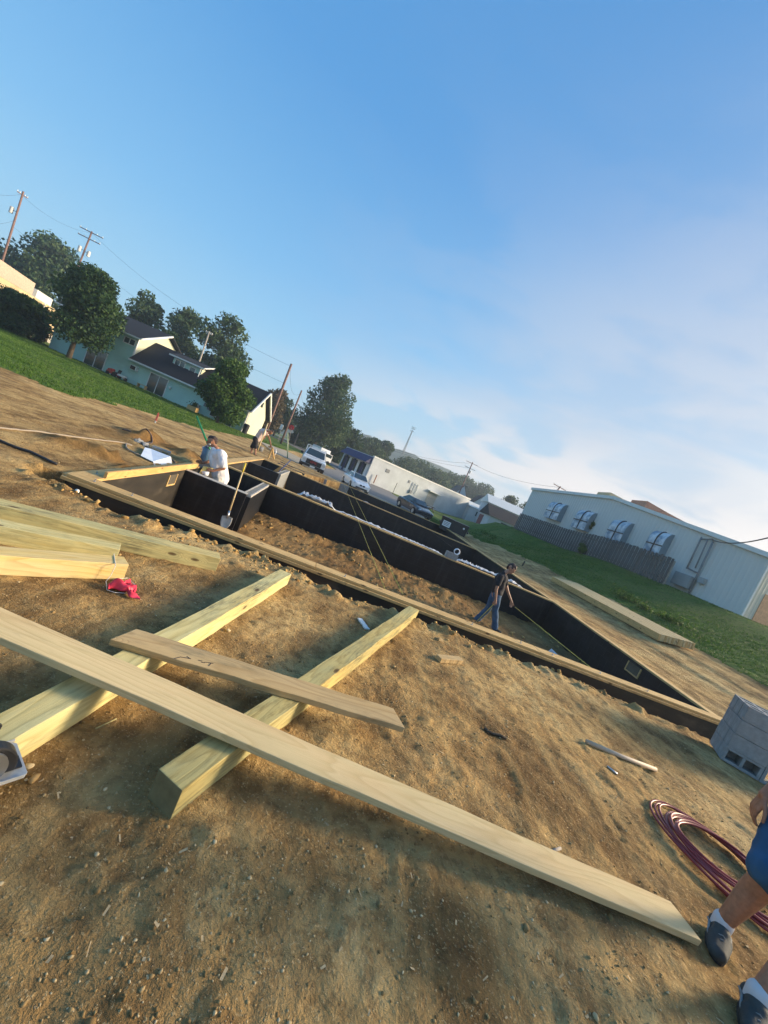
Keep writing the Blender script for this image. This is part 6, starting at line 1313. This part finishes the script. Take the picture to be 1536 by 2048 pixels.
wire('long faint wire from the big airy tree to the distant crossarm pole',Y(700,850,120),poles['g']+dn*.3,3.0,.03); wire('second faint wire above the white building to the distant pole',Y(560,790,110),poles['g']+dn*1.9,3.5,.03)
wire('faint wire from the distant crossarm pole to the metal building roof pole',poles['g']+dn*.3,poles['h']+dn*.2,1.2,.025)
tw=thing('radio_tower','faint lattice radio tower in the mist behind the white building','tower',Y(805,908,300)); T0=Y(805,908,300); T1=Y(827.5,855,300)-T0
m=MB()
for k in range(4):
    o_=Vector((math.cos(k*1.571+.5),math.sin(k*1.571+.5),0)); m.bar(o_*1.1-T1*.6,T1*.85+o_*.35,.22)
for k in range(12):
    h0=k/12*.85;h1=(k+1)/12*.85
    for q_ in range(4):
        a=Vector((math.cos(q_*1.571+.5),math.sin(q_*1.571+.5),0))*(1.1-.75*h0/.85); b=Vector((math.cos((q_+1)*1.571+.5),math.sin((q_+1)*1.571+.5),0))*(1.1-.75*h1/.85); m.bar(T1*h0+a,T1*h1+b,.12)
m.build('lattice',M['polegrey'],tw)
for f in (.86,.95,1.0): m=MB(); c=T1*f; m.bar(c-Vector((1.6,0,0)),c+Vector((1.6,0,0)),.5); m.build('antenna',M['trim'],tw)
m=MB(); m.bar(T1*.84,T1,.3); m.build('mast',M['polegrey'],tw)
# stop sign, small white sign, grade stake
def signpost(name,label,pt,pb_,d,shape):
    t_=Y(*pt,d); b=Y(*pb_,d); b.z=min(b.z,Hs(b.x,b.y)); o=thing(name,label,'sign',b); m=MB(); m.tube([(0,0,0),t_-b],.04,6); m.build('post',M['polegrey'],o); shape(o,t_-b)
def stop(o,c):
    m=MB(); m.at(Matrix.Translation(c)@Matrix.Rotation(math.pi/2,4,'X')@Matrix.Rotation(math.pi/8,4,'Z')); m.tube([(0,0,-.02),(0,0,.02)],.42,8); m.m=Matrix.Identity(4); m.build('sign_face',plain('sign_red',(.60,.03,.03),.4),o)
signpost('road_sign','small red road sign beside the reddish pole',(583,855),(579,885),58,stop)
def wsign(o,c): m=MB(); m.box(c.x-.25,c.x+.25,c.y-.03,c.y+.03,c.z-.45,c.z+.45); m.build('sign_face',M['white'],o)
signpost('notice_sign','small white sign in the shade left of the reddish pole',(563,854),(561,872),66,wsign)
a=Y(575.5,865,34); b=Y(579,908,34); b.z=gz(b.x,b.y); m=MB(); m.tube([b,a],.05,8); tag(m.build('grade_rod',plain('rod_green',(.50,.55,.30),.5),smooth=True),'yellow-green surveying rod standing upright left of the pickup','rod')

# ------------------------------------------------------------------ morning haze: one even box of air
m=MB(); m.box(-900,900,-100,860,-12,60); hz=m.build('haze',bpy.data.materials.new('haze_air')); tag(hz,kind='stuff')
hm_=hz.data.materials[0]; hm_.use_nodes=True; hn=hm_.node_tree; hn.nodes.clear(); vo=hn.nodes.new('ShaderNodeVolumePrincipled'); ho=hn.nodes.new('ShaderNodeOutputMaterial'); hn.links.new(vo.outputs[0],ho.inputs['Volume'])
vo.inputs['Color'].default_value=(.72,.86,1,1); vo.inputs['Density'].default_value=.0009; vo.inputs['Anisotropy'].default_value=.3
